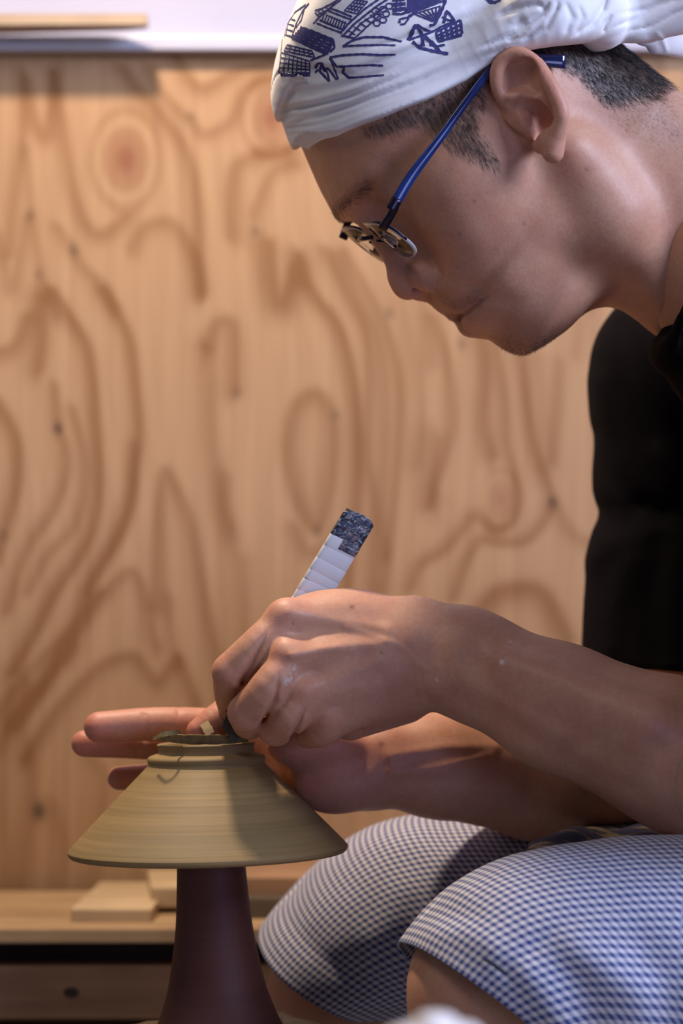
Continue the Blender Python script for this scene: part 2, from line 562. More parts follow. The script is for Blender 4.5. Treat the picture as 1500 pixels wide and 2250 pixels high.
def plywood():
    st = 7.0
    xs = np.concatenate([np.arange(-3200, -60, 40), np.arange(-60, 1560, st), np.arange(1560, 5200, 40)]); ys = np.concatenate([np.arange(118, 1990, st), [1995.0]])
    gx, gy = np.meshgrid(xs, ys)
    X = np.stack([gx.ravel(), gy.ravel()], 1).astype(np.float32)
    dark = np.zeros(len(X), np.float32)
    # a slow field whose level lines run up the sheet, for the grain between the drawn lines
    ph = X[:, 0] * 0.055 + 2.0 * np.sin(X[:, 1] * 0.0031 + X[:, 0] * 0.002) + 1.3 * np.sin(X[:, 0] * 0.0113 + 1.7) + 1.1 * np.sin(X[:, 1] * 0.0071 + 2.0 * np.sin(X[:, 0] * 0.006))
    dark += 0.10 * (0.5 + 0.5 * np.sin(ph * 2.0)) + 0.06 * (0.5 + 0.5 * np.sin(ph * 5.3 + 1.0))
    for s, w, pts in LINES:
        pts, _ = crom(pts, np.zeros(len(pts)), 4)
        lo, hi = pts.min(0) - 60, pts.max(0) + 60
        m = np.nonzero(((X > lo) & (X < hi)).all(1))[0]
        q = X[m]
        best = np.full(len(q), 1e9); side = np.zeros(len(q))
        for a, b in zip(pts, pts[1:]):
            ab = b - a
            t = np.clip(((q - a) @ ab) / max(ab @ ab, 1e-6), 0, 1)
            o = q - a - t[:, None] * ab
            d = np.sqrt((o * o).sum(1))
            up = d < best
            best[up] = d[up]
            side[up] = np.sign((ab[0] * o[:, 1] - ab[1] * o[:, 0])[up])
        ww = np.where(side > 0, w * 1.9, w * 0.95)
        dark[m] = np.maximum(dark[m], 0) + 1.3 * s * np.exp(-(best / ww) ** 2) * (1 - 0.45 * np.clip(dark[m], 0, 1))
    red = np.zeros(len(X), np.float32)
    for cx, cy, rx, ry, s, ring in KNOTS:
        r = np.sqrt(((X[:, 0] - cx) / rx) ** 2 + ((X[:, 1] - cy) / ry) ** 2)
        red = np.maximum(red, s * np.clip(1.25 - r, 0, 1) ** 0.8)
        dark += 0.35 * s * np.exp(-((r - 1.15) / 0.3) ** 2)
        rr = np.sqrt(((X[:, 0] - cx) / ring[0]) ** 2 + ((X[:, 1] - cy) / ring[1]) ** 2)
        dark += 0.4 * s * np.exp(-((rr - 1) / 0.13) ** 2) - 0.12 * s * np.exp(-((rr - .78) / 0.1) ** 2)
    pin = np.zeros(len(X), np.float32)
    for cx, cy, r, s in PINS:
        pin = np.maximum(pin, s * np.exp(-(((X[:, 0] - cx) / r) ** 2 + ((X[:, 1] - cy) / (r * 1.4)) ** 2)))
    dark = np.clip(dark, 0, 1)[:, None]; red = red[:, None]; pin = pin[:, None]
    c = np.array([0.47, 0.285, 0.148]) * (1 - dark) + np.array([0.245, 0.108, 0.034]) * dark
    c = c * (1 - 0.85 * red) + np.array([0.24, 0.075, 0.030]) * 0.85 * red
    c = c * (1 - pin) + np.array([0.045, 0.022, 0.012]) * pin
    a = at_depth(0, 0, WALL_Y); b = at_depth(1000, 1000, WALL_Y)
    V = np.zeros((len(X), 3))
    V[:, 0] = a.x + (b.x - a.x) * X[:, 0] / 1000
    V[:, 1] = WALL_Y
    V[:, 2] = a.z + (b.z - a.z) * X[:, 1] / 1000
    # carry the foot of the sheet on down to the floor
    nx, ny = len(xs), len(ys)
    V[-nx:, 2] = 0.0
    i = np.arange(nx * ny).reshape(ny, nx)
    Q = np.stack([i[:-1, :-1], i[1:, :-1], i[1:, 1:], i[:-1, 1:]], -1).reshape(-1, 4)
    me = mesh_np('wall_back', V, Q)
    set_col(me, 'grain', c)
    m, nt, bs = mat_new('plywood')
    at = nd(nt, 'ShaderNodeAttribute', attribute_name='grain')
    tc = nd(nt, 'ShaderNodeTexCoord')
    mp = nd(nt, 'ShaderNodeMapping'); mp.inputs['Scale'].default_value = (260, 1, 6)
    lk(nt, tc.outputs['Object'], mp.inputs['Vector'])
    n = noise_node(nt, mp.outputs[0], 1.0, 4, 0.6)
    f = ramp(nt, n.outputs[0], [(0.3, (0.90, 0.88, 0.86)), (0.7, (1.06, 1.05, 1.05))])
    lk(nt, mixc(nt, 1.0, at.outputs['Color'], f, 'MULTIPLY'), bs.inputs['Base Color'])
    bs.inputs['Roughness'].default_value = 0.6
    bump(nt, bs, n.outputs[0], 0.08)
    return tag(obj('wall_back', me, m), kind='structure')


plywood()


def box_obj(name, lo, hi, mat, parent=None, bev=0.0015, rotz=0.0, seg=2, jitter=0.0):
    """bevelled block between two corners (world), turned about its own middle"""
    lo, hi = Vector(lo), Vector(hi)
    c, s = (lo + hi) / 2, hi - lo
    bm = bmesh.new()
    bmesh.ops.create_cube(bm, size=1.0)
    for v in bm.verts:
        v.co = Vector((v.co.x * s.x, v.co.y * s.y, v.co.z * s.z))
        if jitter: v.co += Vector([random.uniform(-jitter, jitter) for _ in range(3)])
    if bev: bmesh.ops.bevel(bm, geom=list(bm.edges), offset=bev, segments=seg, affect='EDGES', profile=0.6)
    me = bm_mesh(name, bm)
    o = obj(name, me, mat, parent)
    o.location = c
    o.rotation_euler = (0, 0, rotz)
    return o


white_paint = simple('white_paint', (0.40, 0.41, 0.53), 0.55, nscale=12, namt=0.03)
grey_floor = simple('concrete_floor', (0.23, 0.20, 0.17), 0.8, nscale=9, namt=0.25, bmp=0.1)
z_top = at_depth(0, 118, WALL_Y).z
z_led = at_depth(0, 85, WALL_Y).z
tag(box_obj('wall_upper', (-1.4, WALL_Y + 0.002, z_top - 0.01), (1.6, WALL_Y + 0.06, 2.45), white_paint, bev=0), kind='structure')
tag(box_obj('trim_1', (-1.4, WALL_Y - 0.012, z_top), (1.6, WALL_Y + 0.002, z_led), simple('white_trim', (0.50, 0.51, 0.62), 0.45, nscale=20, namt=0.03), bev=0.002), kind='structure')
tag(box_obj('floor', (-1.6, -2.2, -0.05), (1.6, WALL_Y + 0.06, 0.0), grey_floor, bev=0), kind='structure')

# ------------------------------------------------------------------ timber
pine = wood_mat('pine_board', (0.52, 0.36, 0.20), (0.33, 0.20, 0.10), 9)
pine_pale = wood_mat('pale_board', (0.62, 0.48, 0.30), (0.46, 0.32, 0.18), 8)
pine_gap_shade = wood_mat('gap_shade_board', (0.075, 0.048, 0.032), (0.035, 0.022, 0.015), 8)  # near-black: the shade of the gap in the stack is put into this colour
pine_red = wood_mat('red_pine_beam', (0.42, 0.25, 0.15), (0.27, 0.15, 0.085), 9)
grey_wood = wood_mat('grey_board', (0.13, 0.105, 0.075), (0.07, 0.055, 0.04), 8)


def board(name, x0, x1, py0, py1, Df, depth, mat, label, rz=-0.03, cat='board', **kw):
    y = (Df - D0) / 1000
    a, b = at_depth(x0, py0, y), at_depth(x1, py1, y)
    o = box_obj(name, (a.x, y, b.z), (b.x, y + depth / 1000, a.z), mat, rotz=0, **kw)
    o.rotation_euler.z = rz
    return tag(o, label, cat)


# plank on the ledge, top left: its back edge is cut on the slant
yl = WALL_Y - 0.012 - 0.026
a_, b_ = at_depth(-260, 40, yl), at_depth(324, 40, yl)
sh = empty('ledge_board', ((a_.x + b_.x) / 2, WALL_Y - 0.03, z_led), 'short pale wooden board lying on the white ledge', 'board')
zt_ = at_depth(0, 31, yl).z
bm = bmesh.new()
base_ = [Vector((a_.x, yl, z_led + 0.0006)), Vector((b_.x, yl, z_led + 0.0006)), Vector((b_.x, yl + 0.010, z_led + 0.0006)), Vector((b_.x - 0.02, yl + 0.016, z_led + 0.0006)), Vector((a_.x, WALL_Y - 0.001, z_led + 0.0006))]
lo_ = [bm.verts.new(p - Vector(sh.location)) for p in base_]
hi_ = [bm.verts.new(p - Vector(sh.location) + Vector((0, 0, zt_ - z_led))) for p in base_]
bm.faces.new(lo_[::-1]); bm.faces.new(hi_)
for i_ in range(5): bm.faces.new((lo_[i_], lo_[(i_ + 1) % 5], hi_[(i_ + 1) % 5], hi_[i_]))
bmesh.ops.bevel(bm, geom=list(bm.edges), offset=0.0012, segments=2, affect='EDGES')
obj('plank', bm_mesh('plank', bm), wood_mat('ledge_pine', (0.47, 0.36, 0.26), (0.33, 0.23, 0.15), 8), sh)

# bench of beams behind the wheel
beam = board('timber_beam', -500, 1500, 2122, 2240, 1600, 70, pine_red, 'thick reddish pine beam lowest in the timber stack, with a small dark knot', 0.012, 'beam')
kb = bmesh.new(); bmesh.ops.create_uvsphere(kb, u_segments=12, v_segments=8, radius=0.0042)
for v in kb.verts: v.co = Vector((v.co.x * 1.2, v.co.y * 0.12, v.co.z * 0.8))
kn = obj('knot', bm_mesh('knot', kb, True), simple('knot_dark', (0.03, 0.018, 0.012), 0.7), beam)
kp = at_depth(155, 2180, beam.location.y - 0.0355)
kn.location = Vector((kp.x, kp.y, kp.z)) - beam.location
board('recessed_plank', -480, 1480, 2074, 2121, 1632, 100, pine_gap_shade, 'plank set back between beam and long shelf plank, gap shade put in its dark colour', 0.012)
board('long_plank', -500, 1500, 2040, 2073, 1592, 215, pine, 'long wide pine plank topping the beams below the plywood', 0.012)
board('short_board', 160, 338, 1997, 2039, 1622, 160, pine_pale, 'short pale board lying flat on the long plank left of the pedestal', -0.02)
board('grey_block', 395, 700, 1972, 2038, 1640, 120, grey_wood, 'timber block behind the red pedestal, shade put in its dark greyish colour', 0.012, 'block')  # front stands in shade, and that shade is painted in with the dark grey
board('offcut', 312, 396, 1950, 1996, 1668, 120, pine_pale, 'small pale offcut leaning over the short board beside the pedestal', 0.10, 'offcut')
board('upper_plank', 397, 760, 1927, 1971, 1652, 125, pine_red, 'reddish plank on top of the grey block behind the knee', 0.012)
# bench carrying the timber
bench = empty('timber_bench', (0.1, 0.36, 0), 'low wooden bench carrying the stacked timber by the plywood wall', 'bench')
zb = at_depth(0, 2240, 0.30).z - 0.012
o_ = box_obj('seat_board', (-0.62, 0.27, zb - 0.03), (0.80, WALL_Y - 0.01, zb), grey_wood); o_.parent = bench; o_.location -= bench.location
for x_ in (-0.58, 0.76):
    for y_ in (0.30, WALL_Y - 0.05):
        o_ = box_obj('leg', (x_ - 0.025, y_ - 0.025, 0), (x_ + 0.025, y_ + 0.025, zb - 0.03), grey_wood); o_.parent = bench; o_.location -= bench.location
# ------------------------------------------------------------------ head frame (face looks down to the left, turned a little to us)
YAW = math.radians(10)
_f0 = np.array([-0.60, 0, -0.80]); _e0 = np.array([0.80, 0, -0.60]); _c0 = np.array([0, -1.0, 0])
HF = math.cos(YAW) * _f0 + math.sin(YAW) * _c0        # forward
HL = math.cos(YAW) * _c0 - math.sin(YAW) * _f0        # towards the near (left) side
HD = _e0                                              # down the face
HO = P(1000, 400, 30)
CAM0 = np.zeros(3)


def H(px, py, L=0.0):
    """photo pixel + distance from the face's mid plane (mm) -> camera-frame mm"""
    ray = np.array([(px - 750.0) / F, 1.0, (1125.0 - py) / F])
    D = (L + HO @ HL) / (ray @ HL)
    return ray * D


def HFT(f, t, l): return HO + HF * f + HD * t + HL * l


def ft(px, py, L=0.0):
    q = H(px, py, L) - HO
    return q @ HF, q @ HD


def head_mirror(q):
    l = (q - v3(HO)) @ v3(HL)
    return q + (np.abs(l) - l)[:, None] * v3(HL)


# front outline of the face (mid line) read off in the photo, nose left out
_prof = [ft(*p) for p in ((667, 310), (686, 355), (708, 405), (733, 450), (742, 466))]
_prof += [(44.5, -27), (41.5, -12), (43, 3), (48, 15)]
_prof += [ft(*p) for p in ((938, 640), (948, 664), (966, 682), (987, 692), (1010, 699), (1024, 719), (1050, 735), (1076, 745), (1101, 757),
                           (1133, 772), (1160, 775), (1190, 763))] + [(44.5, 93), (37, 97), (30, 102), (24, 125)]
_prof = sorted([(t, f - (1.7 if 18 < t < 50 else 0)) for f, t in _prof])
_pt = [p[0] for p in _prof]
_front = [(-126, -60), (-124, -42), (-119.5, -21), (-114, -3), (-108, 9.5), (-97, 21.5)] + _prof
_front = [_front[0]] + [b for a, b in zip(_front, _front[1:]) if b[0] > a[0] + 0.8]
_sec = np.array([
    # t,   B,   W,  c
    [-126, -64, 6, -62],
    [-123, -95, 36, -60],
    [-118, -110, 51, -58],
    [-108, -122, 63, -55],
    [-95, -132, 71, -55],
    [-79, -137, 75, -55],
    [-60, -139, 77, -55],
    [-41, -139, 77, -53],
    [-28, -137, 76, -50],
    [-12, -130, 75, -45],
    [2, -118, 73, -40],
    [14, -105, 70, -36],
    [24, -95, 67, -32],
    [38, -85, 62, -26],
    [48, -76, 59, -22],
    [60, -64, 55, -18],
    [68, -52, 50, -12],
    [78, -38, 43, -4],
    [86, -28, 39, 6],
    [93, -20, 35, 10],
    [100, -16, 32, 12],
    [125, -10, 28, 12],
])
_TE = 99.0
_T = [spline([p[0] for p in _front], [p[1] for p in _front], 900)] + [spline(_sec[:, 0], _sec[:, i]) for i in (1, 2, 3)]


def skull_raw(f, t, l, grow=0.0):
    tc = np.clip(t, -126, 125)
    Fv, Bv, Wv, Cv = [np.interp(tc, a, b) for a, b in _T]
    Fv = Fv + grow; Bv = Bv - grow; Wv = Wv + grow
    o = f - Cv
    a = np.where(o > 0, np.maximum(Fv - Cv, 2), np.maximum(Cv - Bv, 2))
    p = 2.35
    rho = (np.abs(o / a) ** p + np.abs(l / np.maximum(Wv, 2)) ** p + 1e-9) ** (1 / p)
    r = np.sqrt(o * o + l * l + 25.0)
    d = r * (rho - 1) / np.maximum(rho, 0.15)
    e = -124.3 - t
    h = np.maximum(10 - np.abs(d - e), 0) / 10
    d = np.maximum(d, e) + h * h * 2.5
    e = t - _TE - grow
    h = np.maximum(15 - np.abs(d - e), 0) / 15
    return np.maximum(d, e) + h * h * 3.75


def skull(grow=0.0):
    O_, f_, d_, l_ = v3(HO), v3(HF), v3(HD), v3(HL)
    sc_ = 1 + grow / 84.0

    def fn(q):
        r = q - O_
        f, t, l = (r @ f_).astype(np.float64), (r @ d_).astype(np.float64), (r @ l_).astype(np.float64)
        if grow: f, t, l = -50 + (f + 50) / sc_, -40 + (t + 40) / sc_, l / sc_
        e = 1.0
        v = skull_raw(f, t, l)
        g = np.sqrt(((skull_raw(f + e, t, l) - v) / e) ** 2 + ((skull_raw(f, t + e, l) - v) / e) ** 2
                    + ((skull_raw(f, t, l + e) - v) / e) ** 2)
        return (sc_ * v / np.clip(g, 0.9, 5.0)).astype(f32)
    return fn


hax = (HF, HD, HL)
head_ops = [
    U(skull(), 0, 1),
    # brow ridge, cheekbone, cheek, jaw corner
    U(rc(HFT(42, -41, 6), HFT(33, -37, 38), 6.5, 5.0), 10, 1),
    U(el(HFT(14, 4, 49), (21, 20, 16), hax), 26, 1),
    U(el(HFT(27, 14, 37), (16, 18, 17), hax), 12, 1),
    U(el(HFT(-18, 58, 46), (22, 17, 10), hax), 16, 1),
    # eye socket, eyeball and lid
    SUB(el(HFT(46, -23, 28), (5.5, 7, 12), hax), 9, 1),
    U(el(HFT(28.5, -22, 31), (12.6, 12.6, 13.5), hax), 6, 1),
    G(poly_dist([HFT(41.0, -18, 20), HFT(41.5, -15.5, 28), HFT(38, -16.5, 38), HFT(32, -20, 45)]), 1.2, 1.0, 1),
    G(poly_dist([HFT(42.0, -29, 20), HFT(41.5, -31, 30), HFT(36, -29, 40)]), 1.6, 1.0, 1),
    # nose
    U(tube([HFT(36, -30, 0), HFT(39, -8, 0), HFT(44, 10, 0)], [9, 11, 12.5]), 9, 1),
    U(tube([H(806, 470, 0), H(838, 524, 0), H(866, 566, 0), H(880, 596, 0)], [6.2, 5.6, 6.2, 7.4]), 10, 1),
    U(el(H(896, 621, 0), (9.3, 9.2, 9.6)), 6, 1),
    U(el(H(937, 604, 12.5), (8.6, 9.4, 7.0), (HF + 0.5 * HD, HD - 0.5 * HF, HL)), 6, 1),
    U(rc(H(905, 626, 0), H(934, 614, 0), 5.2, 4.0), 3, 1),
    SUB(el(H(921, 640, 6.2), (5.0, 2.4, 2.6), (HD, HF, HL)), 2, 1),
    G(img_dist([(915, 545, 3), (932, 560, 1), (952, 578), (968, 594), (974, 608), (962, 624, 1)], -400, 25), 2.1, 1.1),
    # mouth: lips away from the mid line, seam, chin crease
    U(tube([H(1006, 678, 8), H(1022, 668, 15), H(1056, 650, 24)], [2.4, 2.8, 2.0]), 6, 1),
    U(tube([H(1034, 706, 6), H(1046, 690, 14), H(1070, 660, 25)], [4.0, 4.2, 2.4]), 7, 1),
    G(img_dist([(1000, 702), (1012, 694), (1032, 681), (1050, 665), (1068, 653, .3), (1084, 648, 2)], -400, 40), 1.4, 1.4),
    G(img_dist([(1064, 656), (1078, 650, 1)], -400, 40), 4.0, 1.0),
    G(poly_dist([H(1086, 738, 4), H(1096, 718, 18), H(1106, 700, 24)]), 5, 1.3, 1),
    # fold beside the nose, muscle beside the mouth
    G(poly_dist([H(970, 596, 18), H(1000, 612, 26), H(1042, 632, 33)]), 3.4, 1.0, 1),
    G(poly_dist([H(1086, 650, 33), H(1112, 668, 37)]), 8.0, 0.8, 1),
    G(poly_dist([H(1090, 595, 40), H(1128, 640, 42)]), 9, -0.7, 1),
]


def E(px, py, l): return H(px, py, l + 3.5)


# ear (mirrored), drawn on the near side
ear_ax_u = H(1222, 150, 84) - H(1190, 330, 74)
ear_ax_u /= np.linalg.norm(ear_ax_u)
_ea = H(1232, 235, 88) - H(1098, 205, 70)
_ea /= np.linalg.norm(_ea)
ear_n = np.cross(ear_ax_u, _ea); ear_n /= np.linalg.norm(ear_n)
if ear_n @ HL < 0: ear_n = -ear_n
ear_b = np.cross(ear_n, ear_ax_u)
helix = [E(1158, 256, 71), E(1122, 238, 72.5), E(1098, 205, 75), E(1091, 165, 78), E(1104, 132, 81), E(1134, 118, 84.5), E(1170, 136, 87.5), E(1202, 178, 90),
         E(1226, 224, 91), E(1234, 258, 90), E(1226, 290, 86)]
EAX = (ear_ax_u, ear_b, ear_n)
head_ops += [
    U(rc(E(1160, 180, 68), E(1180, 265, 70), 13, 12, ear_n, 0.6), 8, 1),                          # root behind the ear
    U(el(E(1156, 204, 78.5), (20, 14, 3.2), EAX), 3, 1),                                        # ear plate
    U(el(E(1130, 172, 77.5), (13, 10, 3.0), EAX), 3, 1),
    U(tube(helix, [3.0, 3.4, 3.7, 3.9, 4.0, 4.1, 4.2, 4.3, 4.3, 4.2, 3.8]), 2.0, 1),
    U(tube([E(1228, 284, 86.5), E(1220, 314, 83), E(1215, 336, 81)], [3.9, 5.2, 5.6]), 2.5, 1),    # lobe
    U(tube([E(1204, 312, 79), E(1190, 318, 75)], [5.2, 5]), 5, 1),
    SUB(el(E(1147, 184, 85), (13.5, 9.5, 6.0), EAX), 2.5, 1),                                          # hollow below the helix
    U(tube([E(1120, 214, 78), E(1152, 208, 79.5), E(1188, 222, 81.5), E(1206, 252, 82.5), E(1206, 284, 81)], [2.0, 3.0, 3.6, 3.6, 3.0]), 3, 1),
    SUB(tube([E(1150, 240, 80.5), E(1176, 250, 80), E(1188, 274, 78.5), E(1186, 294, 77)], [3.4, 7.0, 7.6, 4.8]), 2.0, 1),   # concha
    SUB(tube([E(1118, 196, 83), E(1148, 190, 84), E(1176, 200, 85)], [1.6, 2.4, 1.6]), 2.5, 1),
    U(rc(E(1152, 262, 74), E(1162, 284, 74), 4.4, 3.6), 4, 1),                                    # tragus
    U(rc(E(1194, 306, 79), E(1205, 294, 81), 3.4, 3.2), 3, 1),                                    # antitragus
    # neck
    U(tube([H(1190, 260, 0), H(1330, 410, 0), H(1480, 500, 0), H(1640, 590, 0)], [46, 50, 53, 60]), 26, 0),
    U(rc(HFT(-74, 0, 24), HFT(-72, 90, 20), 33, 37), 18, 0),
    U(tube([H(1258, 330, 63), H(1350, 470, 49), H(1462, 640, 26)], [7, 8, 8]), 18, 0),       # neck muscle
    G(poly_dist([H(1235, 400, 62), H(1290, 520, 52), H(1320, 610, 42)]), 14, 0.8, 0),
    U(rc(HFT(-30, 52, 40), H(1330, 480, 36), 22, 25), 16, 0),
    U(rc(H(1395, 640, 8), H(1470, 690, 4), 8, 9), 14, 0),
]
# ------------------------------------------------------------------ near (left) arm and hand closed round the tool
Yax = np.array([0, 1.0, 0])
arm_l = [
    # forearm and wrist
    U(rc(P(925, 1437, -2), P(1035, 1462, -8), 25.5, 28.0, Yax, 0.74), 0),
    U(rc(P(1035, 1462, -8), P(1230, 1556, -20), 28.0, 32.5, Yax, 0.86), 10),
    U(rc(P(1230, 1556, -20), P(1480, 1655, -38), 32.5, 38.0, Yax, 0.92), 10),
    U(rc(P(1480, 1655, -38), P(1800, 1830, -70), 38.0, 43, Yax, 0.95), 10),
    U(el(P(962, 1488, -20), (9.5, 6, 8)), 9),                        # ulna head
    U(rc(P(905, 1380, 2), P(1010, 1392, -4), 13, 10), 14),
    U(rc(P(1120, 1470, -38), P(1420, 1590, -66), 7, 11), 16),         # forearm muscle belly
    G(img_dist([(1000, 1530), (1100, 1580), (1230, 1660), (1400, 1740)], -400, 10), 7, 1.3),
    G(img_dist([(1040, 1455), (1140, 1490), (1280, 1560), (1450, 1640)], -400, 10), 6, 0.9),
    G(img_dist([(1010, 1480), (1090, 1540), (1240, 1620)], -400, 10), 5, -1.0),
    # back of the hand: four hand bones
    U(rc(P(905, 1380, -2), P(632, 1366, -16), 15, 11.5), 10),
    U(rc(P(905, 1418, -10), P(645, 1448, -26), 15, 11.5), 9),
    U(rc(P(900, 1462, -10), P(676, 1530, -27), 15, 11.0), 9),
    U(rc(P(895, 1505, -4), P(728, 1580, -20), 15, 10.0), 9),
    U(el(P(728, 1351, 0), (28, 12, 13.5), ((1,0,.12),(0,1,0),(-.12,0,1))), 14),                      # muscle between thumb and index
    U(rc(P(880, 1530, 8), P(770, 1578, 4), 15.5, 12), 10),           # little-finger side heel
    U(rc(P(860, 1420, 14), P(700, 1450, 12), 18, 17), 12),           # palm
    # knuckles
    U(el(P(628, 1358, -21), (9.5, 8, 9)), 7),
    U(el(P(632, 1442, -31), (9.5, 8, 9)), 7),
    U(el(P(664, 1524, -32), (9, 8, 9)), 7),
    U(el(P(716, 1582, -24), (8.5, 8, 8)), 6),
    # index
    U(tube([P(632, 1366, -16), P(570, 1420, -22), P(507, 1476, -20)], [11.2, 10.6, 9.9]), 3),
    U(tube([P(507, 1476, -20), P(504, 1520, -4), P(508, 1556, 8)], [9.6, 8.4, 7.2]), 1.6),
    # middle
    U(tube([P(645, 1448, -26), P(592, 1512, -34), P(541, 1566, -26)], [11.2, 10.6, 9.8]), 2.2),
    U(tube([P(541, 1566, -26), P(546, 1588, -8), P(556, 1590, 8)], [9.7, 8.8, 8]), 1.6),
    # ring
    U(tube([P(676, 1530, -27), P(642, 1570, -30), P(606, 1599, -20)], [11.0, 10.4, 9.6]), 2.2),
    U(tube([P(606, 1599, -20), P(622, 1596, -2), P(640, 1580, 10)], [9.5, 8.8, 8]), 1.6),
    # little
    U(tube([P(728, 1580, -20), P(706, 1602, -20), P(680, 1608, -8)], [10.2, 9.4, 8.6]), 2.0),
    U(tube([P(680, 1608, -8), P(700, 1604, 4), P(720, 1590, 10)], [8.6, 8, 7.4]), 1.6),
    # thumb on the far side of the tool
    U(tube([P(860, 1400, 22), P(740, 1402, 30), P(640, 1462, 30), P(552, 1550, 22)], [15, 12, 10.2, 8.5]), 5),
    # tendons, veins, skin folds
    G(img_dist([(640, 1345), (720, 1362), (800, 1372), (850, 1382)], -400, 5), 3.4, -0.8),
    G(img_dist([(640, 1440), (720, 1424), (790, 1418), (850, 1412)], -400, 5), 3.2, -0.9),
    G(img_dist([(668, 1516), (740, 1486), (830, 1452)], -400, 5), 3.4, -0.6),
    G(img_dist([(640, 1440), (700, 1428), (745, 1422)], -400, 5), 2.0, -0.6),
    G(img_dist([(650, 1392), (740, 1396), (820, 1398)], -400, 5), 6, 1.0),
    G(img_dist([(664, 1478), (740, 1458), (800, 1444)], -400, 5), 6, 1.0),
    G(img_dist([(712, 1542), (780, 1508), (830, 1486)], -400, 5), 6, 0.8),
    G(img_dist([(760, 1378), (820, 1396), (880, 1420), (930, 1470)], -400, 5), 1.8, -0.35),
    G(img_dist([(592, 1380, 2.6), (572, 1418, 1.0), (554, 1452), (528, 1500)], -400, 5), 1.9, 2.6),
    G(img_dist([(612, 1478, 2.6), (609, 1505, 0.9), (602, 1538), (580, 1580, .5), (566, 1600, 2.4)], -400, 5), 1.8, 2.4),
    G(img_dist([(672, 1555, 2.2), (662, 1572, .6), (650, 1596), (642, 1622)], -400, 5), 1.7, 2.4),
    G(img_dist([(906, 1470), (910, 1510), (918, 1550)], -400, 10), 1.7, 0.5),
    G(img_dist([(880, 1535), (890, 1560), (900, 1580)], -400, 10), 1.6, 0.4),
    G(img_dist([(922, 1470), (928, 1505), (936, 1535)], -400, 10), 1.5, 0.35),
    G(img_dist([(792, 1592), (798, 1612)], -400, 10), 1.3, 0.5),
    G(img_dist([(812, 1582), (820, 1604)], -400, 10), 1.3, 0.45),
]

# ------------------------------------------------------------------ far (right) arm: hand cups the bowl from behind, thumb on its foot
arm_r = [
    # upper arm, elbow, forearm
    U(rc(P(1505, 1250, 195), P(1570, 1700, 185), 38, 37), 0),
    U(rc(P(1560, 1700, 185), P(1180, 1712, 110), 40, 35, Yax, 0.95), 12),
    U(rc(P(1180, 1712, 110), P(960, 1682, 72), 33.5, 29, Yax, 0.9), 10),
    U(rc(P(960, 1682, 72), P(850, 1680, 60), 27, 24, Yax, 0.8), 10),
    G(img_dist([(850, 1700), (960, 1690), (1080, 1660)], -50, 130), 3.0, -0.9),
    G(img_dist([(860, 1660), (980, 1640), (1090, 1640)], -50, 130), 3.0, -0.8),
    G(img_dist([(868, 1745), (960, 1740), (1080, 1730)], -50, 130), 4.0, -0.9),
    G(img_dist([(838, 1640), (846, 1700), (850, 1750)], -50, 130), 1.6, 1.0),
    # palm, heel, ball of the thumb
    U(rc(P(790, 1690, 62), P(650, 1650, 70), 23, 20, Yax, 0.72), 10),
    U(el(P(736, 1722, 48), (24, 14, 17)), 9),
    U(el(P(690, 1640, 44), (26, 13, 14)), 9),
    U(rc(P(690, 1620, 72), P(560, 1612, 74), 13, 12), 8),
    # index, middle, ring / little (behind the bowl)
    U(tube([P(570, 1605, 74), P(440, 1594, 66), P(330, 1592, 62), P(218, 1598, 56)], [10.8, 10.0, 9.6, 8.7]), 3),
    U(tube([P(590, 1650, 84), P(440, 1642, 84), P(320, 1634, 82), P(186, 1634, 76)], [10.4, 9.4, 9.0, 7.6]), 2),
    U(tube([P(620, 1690, 84), P(460, 1700, 92), P(360, 1708, 92), P(262, 1710, 88)], [10, 9, 8.4, 6.8]), 2),
    U(tube([P(640, 1730, 78), P(520, 1760, 90), P(430, 1770, 92)], [9, 7.6, 6.5]), 2),
    # thumb
    U(tube([P(690, 1620, 48), P(600, 1562, 34), P(530, 1556, 24), P(480, 1582, 16), P(436, 1606, 12)], [13.5, 11.5, 10.4, 9.2, 6.6]), 4),
    G(img_dist([(392, 1560), (396, 1600), (392, 1630)], 30, 110), 1.2, 0.7),
    G(img_dist([(318, 1570), (322, 1600), (318, 1628)], 30, 110), 1.2, 0.7),
    G(img_dist([(300, 1620), (302, 1660)], 60, 110), 1.0, 0.6),
    G(img_dist([(520, 1565), (528, 1590), (524, 1612)], -10, 60), 1.2, 0.6),
]
# ------------------------------------------------------------------ turned things
def lathe(name, prof, mat, n=96, parent=None, wob=None):
    """prof: list of (radius, z) in metres, closed or open"""
    V, Q = [], []
    m = len(prof)
    for i, (r, z) in enumerate(prof):
        for j in range(n):
            a = 2 * math.pi * j / n
            V.append((r * math.cos(a), r * math.sin(a), z))
    for i in range(m - 1):
        for j in range(n):
            k = (j + 1) % n
            Q.append((i * n + j, i * n + k, (i + 1) * n + k, (i + 1) * n + j))
    me = mesh_np(name, V, Q)
    return obj(name, me, mat, parent)


def prof_smooth(pts, sub=5):
    p, _ = crom([(a, b, 0) for a, b in pts], np.zeros(len(pts)), sub)
    return [(max(float(x), 0.00005), float(y)) for x, y, _z in p]


BX, BD = 457, 20.0
PXM = (D0 + BD) / F / 1000          # metres per photo pixel at the bowl
bo_ = W(BX, 1868, BD)


def zpx(py): return (1868 - py) * PXM


